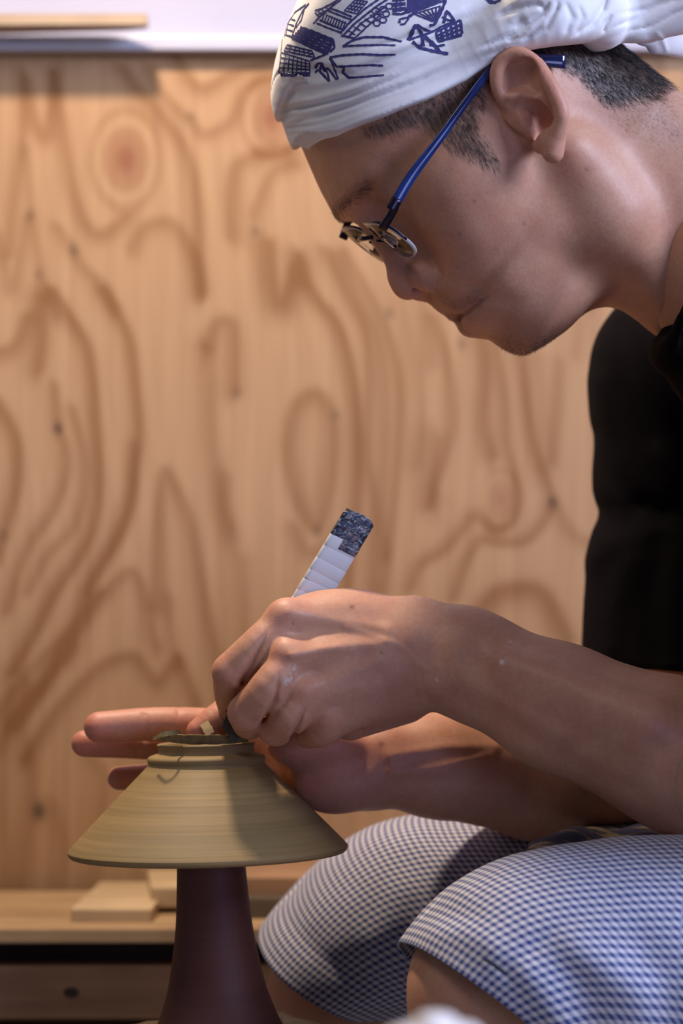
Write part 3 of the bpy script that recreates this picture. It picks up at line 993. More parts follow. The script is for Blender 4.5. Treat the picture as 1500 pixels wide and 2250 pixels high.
m_bowl, nt, bs = mat_new('leather_hard_clay')
tc = nd(nt, 'ShaderNodeTexCoord')
mp = nd(nt, 'ShaderNodeMapping'); mp.inputs['Scale'].default_value = (3, 3, 420)
lk(nt, tc.outputs['Object'], mp.inputs['Vector'])
n1 = noise_node(nt, mp.outputs[0], 1.0, 3, 0.6)
mp2 = nd(nt, 'ShaderNodeMapping'); mp2.inputs['Scale'].default_value = (6, 6, 110)
lk(nt, tc.outputs['Object'], mp2.inputs['Vector'])
n2 = noise_node(nt, mp2.outputs[0], 1.0, 3, 0.6)
ca = ramp(nt, n1.outputs[0], [(0.3, (0.235, 0.158, 0.060)), (0.7, (0.33, 0.228, 0.096))])
cb = ramp(nt, n2.outputs[0], [(0.3, (0.78, 0.80, 0.78)), (0.7, (1.12, 1.08, 1.02))])
lk(nt, mixc(nt, 1.0, ca, cb, 'MULTIPLY'), bs.inputs['Base Color'])
bs.inputs['Roughness'].default_value = 0.62
bump(nt, bs, n1.outputs[0], 0.15)

k = PXM
outer = [(305 * k, zpx(1872)), (307.5 * k, zpx(1866)), (303 * k, zpx(1858)), (262 * k, zpx(1815)), (200 * k, zpx(1752)), (158 * k, zpx(1710)), (136 * k, zpx(1688)), (129.5 * k, zpx(1681)),
         (128 * k, zpx(1676)), (129.5 * k, zpx(1671)), (128.5 * k, zpx(1664)), (122 * k, zpx(1659)), (109 * k, zpx(1655)), (105 * k, zpx(1650)), (105.5 * k, zpx(1642)), (108 * k, zpx(1637)),
         (107 * k, zpx(1634)), (100 * k, zpx(1633)), (90 * k, zpx(1634.5)), (84 * k, zpx(1642)), (70 * k, zpx(1648)), (30 * k, zpx(1649)), (0.2 * k, zpx(1649))]
inner = [(0.2 * k, zpx(1672)), (40 * k, zpx(1674)), (90 * k, zpx(1690)), (140 * k, zpx(1728)), (200 * k, zpx(1788)), (270 * k, zpx(1852)), (292 * k, zpx(1873)), (300 * k, zpx(1876)), (305 * k, zpx(1872))]
bowl = lathe('bowl', prof_smooth(outer, 4) + prof_smooth(inner, 4), m_bowl, 128)
bowl.location = bo_
bowl.rotation_euler = (0, math.radians(-1.3), 0)
tag(bowl, 'olive brown clay bowl upside down on the dark red pedestal, foot ring being trimmed', 'bowl')

# pedestal (chuck)
m_ch, nt, bs = mat_new('dark_red_clay')
tc = nd(nt, 'ShaderNodeTexCoord')
mp = nd(nt, 'ShaderNodeMapping'); mp.inputs['Scale'].default_value = (4, 4, 260)
lk(nt, tc.outputs['Object'], mp.inputs['Vector'])
n1 = noise_node(nt, mp.outputs[0], 1.0, 3)
lk(nt, ramp(nt, n1.outputs[0], [(0.3, (0.100, 0.030, 0.020)), (0.7, (0.130, 0.040, 0.027))]), bs.inputs['Base Color'])
bs.inputs['Roughness'].default_value = 0.62
bump(nt, bs, n1.outputs[0], 0.1)
cx_ = 466
Z0 = 2292                           # wheel-head level, in pixels at the bowl's depth
ch_o = W(cx_ + 16, Z0, BD)


def zc(py): return (Z0 - py) * k


ch = [(0.2 * k, zc(Z0)), (154 * k, zc(Z0)), (158 * k, zc(Z0 - 5)), (153 * k, zc(2276)), (135 * k, zc(2246)), (111 * k, zc(2180)), (96 * k, zc(2110)), (86.5 * k, zc(2050)), (80.5 * k, zc(1985)), (77 * k, zc(1930)),
      (75 * k, zc(1890)), (73 * k, zc(1820)), (70 * k, zc(1740)), (66 * k, zc(1700)), (58 * k, zc(1688)), (30 * k, zc(1684)), (0.2 * k, zc(1684))]
chuck = lathe('pedestal', prof_smooth(ch, 4), m_ch, 96)
chuck.location = ch_o
chuck.rotation_euler = (0, math.radians(-2.8), 0)
tag(chuck, 'dark red clay pedestal flaring out below the upturned bowl', 'pedestal')

# wheel
metal_grey = simple('wheel_metal', (0.30, 0.28, 0.25), 0.4, 0.6, 40, 0.1)
clay_wet = simple('wet_clay', (0.42, 0.31, 0.14), 0.45, 0, 120, 0.3, bmp=0.3)
wheel = empty('pottery_wheel', (ch_o.x, ch_o.y, 0), 'low pottery wheel carrying the pedestal, smeared with tan clay', 'wheel')
zh = ch_o.z


def wpart(o):
    o.parent = wheel
    return o


wpart(lathe('wheel_head', [(0.0001, zh - 0.012), (0.076, zh - 0.012), (0.079, zh - 0.009), (0.079, zh - 0.003), (0.076, zh - 0.0006), (0.0001, zh - 0.0006)], metal_grey, 96))
wpart(lathe('shaft', [(0.022, 0.02), (0.022, zh - 0.012)], metal_grey, 24))
wpart(lathe('base', [(0.0001, 0.0), (0.07, 0.0), (0.07, 0.012), (0.04, 0.03), (0.022, 0.05)], simple('wheel_base', (0.16, 0.20, 0.24), 0.45), 48))
# ring of clay slurry left on the wheel head
V, Q = [], []
n_, m_ = 160, 7
for j in range(n_):
    a = 2 * math.pi * j / n_
    for i in range(m_):
        u = i / (m_ - 1)
        r = 0.050 + 0.026 * u + 0.002 * math.sin(7 * a) * (1 - u)
        hgt = 0.0042 * math.sin(math.pi * min(max(u, 0.0), 1)) * (1 + 0.5 * mnoise.noise(Vector((math.cos(a) * 6, math.sin(a) * 6, u * 3))))
        hgt += 0.004 * math.exp(-((a - 1.05) / 0.22) ** 2) * math.sin(math.pi * u)
        V.append((r * math.cos(a), r * math.sin(a), zh - 0.0004 + max(hgt, 0)))
for j in range(n_):
    for i in range(m_ - 1):
        k2 = (j + 1) % n_
        Q.append((j * m_ + i, k2 * m_ + i, k2 * m_ + i + 1, j * m_ + i + 1))
sl = wpart(obj('clay_slip', mesh_np('clay_slip', V, Q), clay_wet))
sl['label'] = 'ring of tan wet clay'

# ------------------------------------------------------------------ shavings on the foot ring
def ribbon(name, pts, widths, up, thick, mat):
    """strip of clay with thickness along a curve"""
    P_, w_ = crom(pts, widths, 6)
    V, Q = [], []
    N = len(P_)
    for i in range(N):
        t = P_[min(i + 1, N - 1)] - P_[max(i - 1, 0)]
        t = t / (np.linalg.norm(t) + 1e-9)
        u = np.asarray(up, float); u = u - t * (u @ t); u /= np.linalg.norm(u) + 1e-9
        s = np.cross(t, u)
        jit = 1 + 0.05 * math.sin(i * 1.1) + 0.03 * math.sin(i * 2.3)
        for a, b in ((-1, -1), (1, -1), (1, 1), (-1, 1)):
            V.append(P_[i] + u * a * w_[i] / 2 * jit + s * b * thick / 2)
    for i in range(N - 1):
        for a in range(4):
            b = (a + 1) % 4
            Q.append((i * 4 + a, i * 4 + b, i * 4 + 4 + b, i * 4 + 4 + a))
    Q.append((0, 3, 2, 1)); e = (N - 1) * 4; Q.append((e, e + 1, e + 2, e + 3))
    me = mesh_np(name, toW(np.array(V)), Q, smooth=False)
    return obj(name, me, mat)


shav_m = simple('clay_shaving', (0.20, 0.135, 0.050), 0.75, 0, 300, 0.3, bmp=0.3)
r1 = ribbon('clay_shaving', [P(350, 1621, 12), P(376, 1622, 3), P(420, 1625, 0), P(468, 1625, 0), P(510, 1625, 3), P(545, 1626, 10)], [2.4, 4.4, 5.4, 5.4, 4.4, 2.0], (0, -0.3, 1), 0.9, shav_m)
tag(r1, 'long dark brown clay shaving lying across the foot ring', 'shaving')
r2 = ribbon('clay_shaving', [P(338, 1624, 0), P(354, 1615, -7), P(378, 1610, -6), P(396, 1609, 0)], [1.4, 2.4, 2.8, 1.6], (0, 0.2, 1), 1.1, simple('clay_crumb', (0.33, 0.235, 0.09), 0.8, 0, 300, 0.35, bmp=0.4))
tag(r2, 'crumbly ochre clay shaving at the edge of the foot ring', 'shaving')
r3 = ribbon('clay_chip', [P(448, 1589, 3), P(456, 1602, 1), P(462, 1613, 0)], [4.8, 5.2, 5.0], (1, 0, 0.25), 1.4, simple('dry_clay', (0.52, 0.39, 0.19), 0.8, 0, 200, 0.2))
tag(r3, 'small square ochre clay chip by the thumb', 'chip')

# ------------------------------------------------------------------ trimming tool
T0 = np.array(P(793, 1130, 4)); T1 = np.array(P(511, 1600, -3))
tdir = (T1 - T0); tlen = np.linalg.norm(tdir); tdir /= tlen
tnor = np.array([0.25, -0.95, 0.15]); tnor -= tdir * (tnor @ tdir); tnor /= np.linalg.norm(tnor)
tsid = np.cross(tnor, tdir)
tool = empty('trimming_tool', W(660, 1360, 5), 'flat trimming tool bound in white tape with dark patterned end, held over the bowl', 'tool')
tape_w, nt, bs = mat_new('white_tape')
tc = nd(nt, 'ShaderNodeTexCoord')
n1 = noise_node(nt, tc.outputs['Object'], 260, 4, 0.6); n2 = noise_node(nt, tc.outputs['Object'], 55, 2)
st_ = ramp(nt, n1.outputs[0], [(0.60, (0, 0, 0)), (0.70, (1, 1, 1))])
st2 = ramp(nt, n2.outputs[0], [(0.50, (0, 0, 0)), (0.62, (1, 1, 1))])
f_ = nd(nt, 'ShaderNodeMath', operation='MULTIPLY'); lk(nt, st_, f_.inputs[0]); lk(nt, st2, f_.inputs[1])
lk(nt, mixc(nt, f_.outputs[0], (0.62, 0.63, 0.66), (0.40, 0.29, 0.13)), bs.inputs['Base Color'])
bs.inputs['Roughness'].default_value = 0.55
tape_p, nt, bs = mat_new('patterned_tape')
tc = nd(nt, 'ShaderNodeTexCoord')
mp = nd(nt, 'ShaderNodeMapping'); mp.inputs['Scale'].default_value = (1.0, 1.0, 1.9); mp.inputs['Rotation'].default_value = (0, 0.6, 0)
lk(nt, tc.outputs['Object'], mp.inputs['Vector'])
n1 = noise_node(nt, mp.outputs[0], 300, 3, 0.6); n1.inputs['Distortion'].default_value = 1.6
n2 = noise_node(nt, mp.outputs[0], 190, 2)
c1 = ramp(nt, n1.outputs[0], [(0.42, (0.012, 0.014, 0.035)), (0.52, (0.045, 0.055, 0.10)), (0.60, (0.27, 0.28, 0.25)), (0.72, (0.42, 0.42, 0.52))])
f2 = ramp(nt, n2.outputs[0], [(0.56, (0, 0, 0)), (0.64, (0.8, 0.8, 0.8))])
lk(nt, mixc(nt, f2, c1, (0.19, 0.11, 0.13)), bs.inputs['Base Color'])
bs.inputs['Roughness'].default_value = 0.4


def wrap_band(name, s0, s1, hw, th, mat, skew=0.0, x0=-1.0, x1=1.0, rnd=0.0):
    """one turn of tape round the strip, from s0 to s1 along it (mm)"""
    V, Q = [], []
    nw = 8
    ring = []
    for i in range(nw + 1): ring.append((x0 + (x1 - x0) * i / nw, 1))
    for i in range(nw + 1): ring.append((x1 - (x1 - x0) * i / nw, -1))
    rows = [s0, s0 + 0.35, (s0 + s1) / 2, s1 - 0.25, s1]
    tk = [0.95, 1.0, 1.0, 1.0, 0.95]
    for r, (s, t) in enumerate(zip(rows, tk)):
        for x, y in ring:
            ss = s + skew * x * hw
            if rnd and r < 2: ss += rnd * max(0, abs(x) - 0.35) ** 2 * 3
            w = hw * (1.0 if t == 1 else 0.992)
            y2 = y * th / 2 * t * (1 - 0.28 * abs(x) ** 4)
            V.append(T0 + tdir * ss + tsid * x * w + tnor * y2)
    n = len(ring)
    for r in range(len(rows) - 1):
        for j in range(n):
            q = (j + 1) % n
            Q.append((r * n + j, r * n + q, (r + 1) * n + q, (r + 1) * n + j))
    # caps
    for r, fl in ((0, 0), (len(rows) - 1, 1)):
        b = r * n
        for i in range(nw):
            q = (b + i, b + i + 1, b + n - 2 - i, b + n - 1 - i)
            Q.append(q if fl else q[::-1])
    me = mesh_np(name, toW(np.array(V)), Q)
    loc = np.array(tool.location)
    co = np.empty(len(me.vertices) * 3, dtype=np.float32); me.vertices.foreach_get('co', co)
    co = co.reshape(-1, 3) - loc
    me.vertices.foreach_set('co', co.astype(np.float32).ravel())
    return obj(name, me, mat, tool)


core_m = simple('tool_steel', (0.045, 0.037, 0.028), 0.6, 0.15, 200, 0.4, bmp=0.2)
HWT = 9.0
wrap_band('core', 1.0, tlen - 6, HWT - 0.6, 1.8, core_m)
s_ = 0.0
for i_, (ln, pat) in enumerate(((6.6, 1), (5.0, 1), (4.6, 1))):
    b_ = wrap_band('tape_wrap', s_, s_ + ln + 0.4, HWT + 0.03 * (i_ % 2), 3.3 + 0.16 * (i_ % 2), tape_p, -0.10, rnd=2.2 if i_ == 0 else 0)
    b_['label'] = 'dark patterned tape'
    s_ += ln
wrap_band('tape_wrap', s_, s_ + 7.4, HWT, 3.2, tape_w, -0.08)
b_ = wrap_band('tape_wrap', s_ + 0.2, s_ + 6.2, HWT * 1.01, 3.5, tape_p, -0.08, x0=-0.15 if tsid[0] > 0 else -1.0, x1=1.0 if tsid[0] > 0 else 0.15)
b_['label'] = 'dark patterned tape'
s_ += 7.2
for i_, ln in enumerate((8.2, 6.6, 6.2, 6.0, 6.4, 7.0, 7.0, 7.0, 7.0, 7.0, 7.0)):
    wrap_band('tape_wrap', s_, s_ + ln + 0.5, HWT * (1 + 0.012 * (i_ % 2)), 3.1 + 0.12 * (i_ % 2), tape_w, -0.10 + 0.05 * (i_ % 3))
    s_ += ln
# blade: narrows to the corner that cuts
bl = [(tlen - 8, 7.0), (tlen - 1, 6.6), (tlen + 4.5, 5.4)]
V, Q = [], []
for s, hw in bl:
    for x, y in ((-1, 1), (1, 1), (1, -1), (-1, -1)):
        V.append(T0 + tdir * (s + (2.0 * x if s > tlen + 3 else 0)) + tsid * x * hw * 0.95 + tnor * y * 0.9 - tsid * 0.0)
for r in range(2):
    for j in range(4):
        q = (j + 1) % 4
        Q.append((r * 4 + j, r * 4 + q, r * 4 + 4 + q, r * 4 + 4 + j))
Q += [(3, 2, 1, 0), (8, 9, 10, 11)]
me = mesh_np('blade', toW(np.array(V)) - np.array(tool.location), Q, smooth=False)
obj('blade', me, core_m, tool)['label'] = 'dark clay-stained steel blade'
# ------------------------------------------------------------------ the potter
def bounds(pxs, dlo, dhi, pad=0):
    q = np.array([P(x, y, d) for x, y in pxs for d in (dlo, dhi)])
    return q.min(0) - pad, q.max(0) + pad


def to_px(q):
    q = np.asarray(q, float)
    return np.stack([750 + F * q[:, 0] / q[:, 1], 1125 - F * q[:, 2] / q[:, 1]], 1), q[:, 1] - D0


def poly_soft(px, poly, soft):
    """0..1 soft inside test of image points in a polygon"""
    poly = np.asarray(poly, float)
    n = len(poly)
    inside = np.zeros(len(px), bool)
    best = np.full(len(px), 1e9)
    for i in range(n):
        a, b = poly[i], poly[(i + 1) % n]
        c = (a[1] > px[:, 1]) != (b[1] > px[:, 1])
        with np.errstate(divide='ignore', invalid='ignore'):
            xi = (b[0] - a[0]) * (px[:, 1] - a[1]) / (b[1] - a[1] + 1e-12) + a[0]
        inside ^= c & (px[:, 0] < xi)
        ab = b - a
        t = np.clip(((px - a) @ ab) / max(ab @ ab, 1e-9), 0, 1)
        o = px - a - t[:, None] * ab
        best = np.minimum(best, np.sqrt((o * o).sum(1)))
    sd = np.where(inside, best, -best)
    return np.clip(0.5 + sd / (2 * soft), 0, 1)


FLOOR_PY = 4010
body_ops = [
    # shins and feet
    U(rc(P(1102, 2178, -85), P(1100, 2800, -80), 46, 48), 0),
    U(rc(P(1100, 2800, -80), P(1060, 3800, -60), 48, 33), 20),
    U(rc(P(1070, 3860, -60), P(700, 3920, -95), 34, 24, (0, 0, 1), 0.8), 20),
    U(rc(P(795, 2055, 150), P(770, 2200, 150), 43, 46), 0),
    U(rc(P(770, 2200, 150), P(800, 2800, 150), 46, 46), 20),
    U(rc(P(800, 2800, 150), P(800, 3560, 150), 46, 32), 20),
    U(rc(P(800, 3600, 150), P(460, 3650, 150), 32, 23, (0, 0, 1), 0.8), 20),
    # thighs inside the shorts
    U(rc(P(1102, 2178, -85), P(1600, 2190, -88), 46, 58), 8),
    U(rc(P(1600, 2190, -88), P(2700, 2270, -80), 58, 80), 20),
    U(rc(P(830, 2040, 150), P(1400, 2060, 148), 42, 54), 8),
    U(rc(P(1400, 2060, 148), P(2700, 2220, 100), 54, 78), 20),
    # trunk, shoulders, near upper arm
    U(rc(P(2700, 2180, -60), P(2700, 2180, 80), 100, 100), 40),
    U(rc(P(2620, 1950, 10), P(2080, 1050, 15), 110, 105), 60),
    U(rc(P(1640, 590, 22), P(1860, 820, 20), 58, 80), 40),
    U(rc(P(1990, 900, -150), P(1990, 900, 190), 62, 62), 40),
    U(rc(P(1950, 880, -160), P(1880, 1820, -95), 50, 42), 20),
    U(rc(P(1480, 1655, -38), P(1860, 1835, -90), 36, 41, Yax, 0.95), 10),
    U(rc(P(1990, 900, 185), P(1510, 860, 198), 52, 40), 30),
    U(rc(P(1510, 860, 198), P(1505, 1300, 195), 38, 38), 20),
]

parts = []
b = bounds([(600, -200), (1600, 860)], -120, 160)
parts.append(sdf_mesh(head_ops, b[0], b[1], 1.12, head_mirror, tol=1.6))
b = bounds([(440, 1260), (1530, 1960)], -120, 80)
parts.append(sdf_mesh(arm_l, b[0], b[1], 0.9))
b = bounds([(140, 1250), (1640, 1900)], 0, 250)
parts.append(sdf_mesh(arm_r, b[0], b[1], 1.2))
b = bounds([(380, 480), (3300, 4040)], -260, 300)
parts.append(sdf_mesh(body_ops, b[0], b[1], 4.2))
Vs, Qs, off = [], [], 0
for V, Q in parts:
    Vs.append(V); Qs.append(Q + off); off += len(V)
BV, BQ = np.concatenate(Vs), np.concatenate(Qs)
nH = len(parts[0][0]); nL = len(parts[1][0]); nR = len(parts[2][0])


def vnormals(V, Q):
    n = np.zeros_like(V)
    a, b_, c, d = V[Q[:, 0]], V[Q[:, 1]], V[Q[:, 2]], V[Q[:, 3]]
    fn = np.cross(c - a, d - b_)
    for i in range(4):
        for j in range(3): n[:, j] += np.bincount(Q[:, i], fn[:, j], len(V))
    return n / np.maximum(np.linalg.norm(n, axis=1), 1e-9)[:, None]


BN = vnormals(BV, BQ)
_c = parts[0][0].mean(0)
if np.einsum('ij,ij->i', BN[:nH], BV[:nH] - _c).mean() < 0:
    BQ = BQ[:, ::-1].copy(); BN = -BN
    FLIP = True
else:
    FLIP = False

# where hair grows (photo outlines, mirrored to the far side)
TEMPLE = [(800, 285), (880, 235), (960, 195), (1040, 150), (1076, 120), (1078, 160), (1070, 192), (1054, 235), (1040, 284), (1062, 318), (1085, 350), (1090, 366), (1066, 358), (1020, 338),
          (985, 318), (955, 290), (930, 268), (900, 272), (860, 286)]
NAPE = [(1080, 140), (1120, 60), (1260, 40), (1400, 70), (1470, 190), (1440, 215), (1390, 218), (1352, 232), (1330, 228), (1300, 196), (1262, 160), (1232, 150), (1190, 130), (1150, 112)]
NAPE2 = [(1300, 190), (1440, 180), (1540, 290), (1500, 330), (1420, 290), (1345, 250)]
hv = BV[:nH]
hm = head_mirror(hv.astype(f32)).astype(float)
hp, hd = to_px(hm)
hl = (hm - HO) @ HL
t_mask = poly_soft(hp, TEMPLE, 14) * (hl > 30) * (hl < 75)
n_mask = poly_soft(hp, NAPE, 12) * (hl < 76)
n2_mask = poly_soft(hp, NAPE2, 45)


def blob(px, pts, w):
    best = np.full(len(px), 1e9)
    pts = np.asarray(pts, float)
    if len(pts) == 1: pts = np.concatenate([pts, pts + 0.01])
    for a, b_ in zip(pts, pts[1:]):
        ab = b_ - a
        t = np.clip(((px - a) @ ab) / max(ab @ ab, 1e-9), 0, 1)
        o = px - a - t[:, None] * ab
        best = np.minimum(best, (o * o).sum(1))
    return np.exp(-best / (w * w))


earish = (hl > 73).astype(float)
skin_a = np.array([0.555, 0.295, 0.185])
colr = np.repeat(skin_a[None], len(BV), 0)


def blend(m, c, idx=None):
    global colr
    c = np.asarray(c)
    if idx is None: colr = colr * (1 - m[:, None]) + c * m[:, None]
    else: colr[idx] = colr[idx] * (1 - m[:, None]) + c * m[:, None]


hs = slice(0, nH)
blend(0.35 * blob(hp, [(900, 610)], 55), (0.52, 0.20, 0.145), hs)                     # nose
blend(0.30 * blob(hp, [(960, 540), (1060, 500)], 60), (0.52, 0.235, 0.165), hs)       # cheek
blend(0.35 * earish, (0.54, 0.235, 0.165), hs)
blend(0.45 * blob(hp, [(1012, 692), (1040, 672), (1062, 656)], 14) * (hl < 28), (0.34, 0.14, 0.115), hs)
blend(0.30 * blob(hp, [(955, 650), (1000, 675), (1050, 648)], 20), (0.17, 0.115, 0.095), hs)      # shaved upper lip
blend(0.42 * blob(hp, [(1110, 755), (1170, 770), (1220, 735)], 32), (0.17, 0.115, 0.09), hs)      # shaved chin
blend(0.12 * blob(hp, [(1120, 700), (1230, 650)], 45), (0.2, 0.14, 0.1), hs)
brow = blob(hp, [(744, 458), (766, 440), (788, 420), (804, 408)], 10) * (hl < 52)
blend(0.5 * brow, (0.09, 0.06, 0.045), hs)
blend(0.52 * t_mask, (0.095, 0.072, 0.060), hs)
blend(0.85 * n_mask, (0.030, 0.026, 0.024), hs)
blend(0.35 * n2_mask, (0.13, 0.10, 0.075), hs)
blend(0.6 * blob(hp, [(868, 474), (885, 470)], 6) * (hl > 30), (0.05, 0.03, 0.025), hs)              # lashes
for mx, my, mr in ((1150, 492, 4), (1009, 514, 3.5), (1042, 442, 3.5), (1288, 372, 5)):
    blend(0.6 * blob(hp, [(mx, my)], mr) * (hl > 20), (0.16, 0.075, 0.05), hs)
ap, ad = to_px(BV[nH:nH + nL])
ls = slice(nH, nH + nL)
for kx, ky, kr in ((612, 1350, 34), (615, 1440, 30), (655, 1525, 30), (710, 1585, 30), (480, 1480, 40), (520, 1575, 34), (590, 1610, 30)):
    blend(0.40 * blob(ap, [(kx, ky)], kr), (0.56, 0.215, 0.15), ls)
blend(0.20 * blob(ap, [(680, 1400), (850, 1450)], 90), (0.52, 0.27, 0.19), ls)
for mx, my, mr in ((773, 1333, 5), (838, 1434, 3), (644, 1370, 2.5)):
    blend(0.75 * blob(ap, [(mx, my)], mr), (0.12, 0.06, 0.05), ls)
clay = np.maximum(blob(ap, [(646, 1466), (640, 1482), (630, 1500)], 7), 0)
clay *= np.array([mnoise.noise(Vector(v) * 0.5) for v in BV[nH:nH + nL]]) > -0.05
blend(0.75 * clay, (0.62, 0.56, 0.52), ls)
for mx, my, mr in ((1102, 1455, 4.5), (1121, 1410, 2), (959, 1494, 2.5)):
    blend(0.95 * blob(ap, [(mx, my)], mr), (0.8, 0.78, 0.76), ls)
rp, rd = to_px(BV[nH + nL:nH + nL + nR])
rs = slice(nH + nL, nH + nL + nR)
pal = np.clip((860 - rp[:, 0]) / 120, 0, 1)
blend(0.55 * pal, (0.58, 0.26, 0.175), rs)
for kx, ky, kr in ((200, 1600, 40), (170, 1640, 35), (255, 1712, 35), (430, 1600, 45)):
    blend(0.55 * blob(rp, [(kx, ky)], kr), (0.60, 0.20, 0.13), rs)

me = mesh_np('body', toW(BV), BQ)
set_col(me, 'skin_tone', colr)
m_skin, nt, bs = mat_new('skin')
at = nd(nt, 'ShaderNodeAttribute', attribute_name='skin_tone')
tc = nd(nt, 'ShaderNodeTexCoord')
n1 = noise_node(nt, tc.outputs['Object'], 55, 4, 0.6)
n2 = noise_node(nt, tc.outputs['Object'], 420, 3, 0.6)
n3 = nd(nt, 'ShaderNodeTexVoronoi'); n3.inputs['Scale'].default_value = 620
lk(nt, tc.outputs['Object'], n3.inputs['Vector'])
c1 = mixc(nt, 0.8, at.outputs['Color'], ramp(nt, n1.outputs[0], [(0.32, (0.92, 0.80, 0.80)), (0.68, (1.06, 1.10, 1.10))]), 'MULTIPLY')
c2 = mixc(nt, 0.7, c1, ramp(nt, n2.outputs[0], [(0.3, (0.90, 0.88, 0.88)), (0.7, (1.07, 1.07, 1.07))]), 'MULTIPLY')
lk(nt, c2, bs.inputs['Base Color'])
bs.inputs['Roughness'].default_value = 0.5
bs.inputs['Specular IOR Level'].default_value = 0.42
bs.inputs['Subsurface Weight'].default_value = 0.22
bs.inputs['Subsurface Radius'].default_value = (1.0, 0.35, 0.18)
bs.inputs['Subsurface Scale'].default_value = 0.0035
ad_ = nd(nt, 'ShaderNodeMath', operation='ADD'); lk(nt, n2.outputs[0], ad_.inputs[0]); lk(nt, n3.outputs[0], ad_.inputs[1])
bump(nt, bs, ad_.outputs[0], 0.08, 0.0006)

person = empty('person', W(2000, 2100, 20) * 1.0, 'potter in white patterned headscarf, glasses, black shirt and checked shorts bending over the bowl', 'person')
person.location.z = 0.0
PL = np.array(person.location)


def attach(o):
    o.parent = person
    o.location = -Vector(PL)
    return o


body = attach(obj('body', me, m_skin))

# ------------------------------------------------------------------ hair
m_hair, nt, bs = mat_new('black_hair')
oi = nd(nt, 'ShaderNodeTexCoord')
nz = noise_node(nt, oi.outputs['Object'], 300)
lk(nt, ramp(nt, nz.outputs[0], [(0.3, (0.008, 0.007, 0.008)), (0.7, (0.022, 0.019, 0.019))]), bs.inputs['Base Color'])
bs.inputs['Roughness'].default_value = 0.6
m_grey, nt, bs = mat_new('temple_hair')
oi = nd(nt, 'ShaderNodeTexCoord')
nz = noise_node(nt, oi.outputs['Object'], 300)
lk(nt, ramp(nt, nz.outputs[0], [(0.3, (0.030, 0.026, 0.024)), (0.7, (0.11, 0.095, 0.088))]), bs.inputs['Base Color'])
bs.inputs['Roughness'].default_value = 0.45


def strands(name, w, count, d2, ln, wid, lift, mat, spread=0.25, label=None):
    """short tapered hairs rooted on the scalp; d2 = growth direction in the view plane (right, down)"""
    w = np.asarray(w, float).copy()
    w[w < 0.02] = 0
    if w.sum() == 0: return
    idx = rng.choice(len(w), size=count, p=w / w.sum())
    root = hv[idx] + rng.normal(0, 0.35, (count, 3))
    nrm = BN[:nH][idx]
    dr = np.array([d2[0], 0, -d2[1]], float)
    dr = dr[None] + rng.normal(0, spread, (count, 3))
    dr -= nrm * np.einsum('ij,ij->i', dr, nrm)[:, None]
    dr /= np.linalg.norm(dr, axis=1)[:, None] + 1e-9
    L = ln * rng.uniform(0.6, 1.25, count)[:, None]
    lf = (lift * rng.uniform(0.4, 1.6, count))[:, None]
    s = np.cross(dr, nrm)
    A = root - nrm * 0.3
    B = root + dr * L * 0.5 + nrm * L * lf * 0.62
    C = root + dr * L + nrm * L * lf * 0.75
    hw = wid / 2
    V = np.stack([A + s * hw, A - s * hw, A + nrm * hw, B + s * hw * .8, B - s * hw * .8, B + nrm * hw * .8, C], 1).reshape(-1, 3)
    base = (np.arange(count) * 7)[:, None]
    q = np.concatenate([base + np.array([[0, 1, 4, 3]]), base + np.array([[1, 2, 5, 4]]), base + np.array([[2, 0, 3, 5]])])
    t = np.concatenate([base + np.array([[3, 4, 6]]), base + np.array([[4, 5, 6]]), base + np.array([[5, 3, 6]])])
    o = attach(obj(name, mesh_np(name, toW(V), q, t), mat))
    o['kind'] = 'stuff'
    if label: o['label'] = label
    return o


strands('hair', t_mask, 5200, (0.50, 0.86), 5.2, 0.13, 0.14, m_grey, 0.16, 'short greying hair at the temple')
strands('hair', n_mask, 12000, (0.70, 0.72), 5.5, 0.19, 0.22, m_hair, 0.2, 'short black hair at the nape')
strands('hair', n2_mask * (n_mask < 0.5), 2600, (0.75, 0.6), 2.6, 0.08, 0.15, m_hair, 0.5, 'fine cropped hair on the neck')
strands('eyebrow', brow, 480, (0.62, -0.60), 3.6, 0.14, 0.14, m_hair, 0.25, 'black eyebrow')
strands('stubble', blob(hp, [(1120, 762), (1165, 772), (1205, 752)], 20), 900, (0.5, 0.8), 1.5, 0.14, 0.5, m_hair, 0.4, 'dark stubble on the chin')
strands('stubble', blob(hp, [(965, 655), (1000, 675), (1040, 652)], 16), 700, (0.7, 0.5), 0.9, 0.11, 0.4, m_hair, 0.4, 'faint stubble on the upper lip')

# ------------------------------------------------------------------ headscarf
def hem_fn(pts):
    """cut along a line on the head: keeps what is above it"""
    ff = sorted([ft(x, y, l) for x, y, l in pts])
    fx = np.array([a for a, _ in ff]); tx = np.array([b_ for _, b_ in ff])
    O_, f_, d_, l_ = v3(HO), v3(HF), v3(HD), v3(HL)
    t0_ = tx[-1]

    def fn(q):
        r = q - O_
        th = np.interp(r @ f_, fx, tx)
        w_ = np.clip((r @ l_ + 6) / 12, 0, 1)
        th = w_ * th + (1 - w_) * np.minimum(th, t0_)
        return ((r @ d_) - th.astype(f32)) * 0.93
    return fn


hem = hem_fn([(645, 312, 0), (690, 308, 25), (740, 299, 42), (835, 262, 60), (930, 223, 70), (1019, 178, 75), (1088, 126, 78), (1145, 97, 79), (1247, 82, 75), (1345, 80, 50), (1400, 75, 10)])
fold = hem_fn([(598, 186, 0), (640, 190, 30), (677, 186, 42), (770, 166, 62), (867, 128, 72), (993, 72, 78), (1120, 20, 78), (1250, -20, 60)])


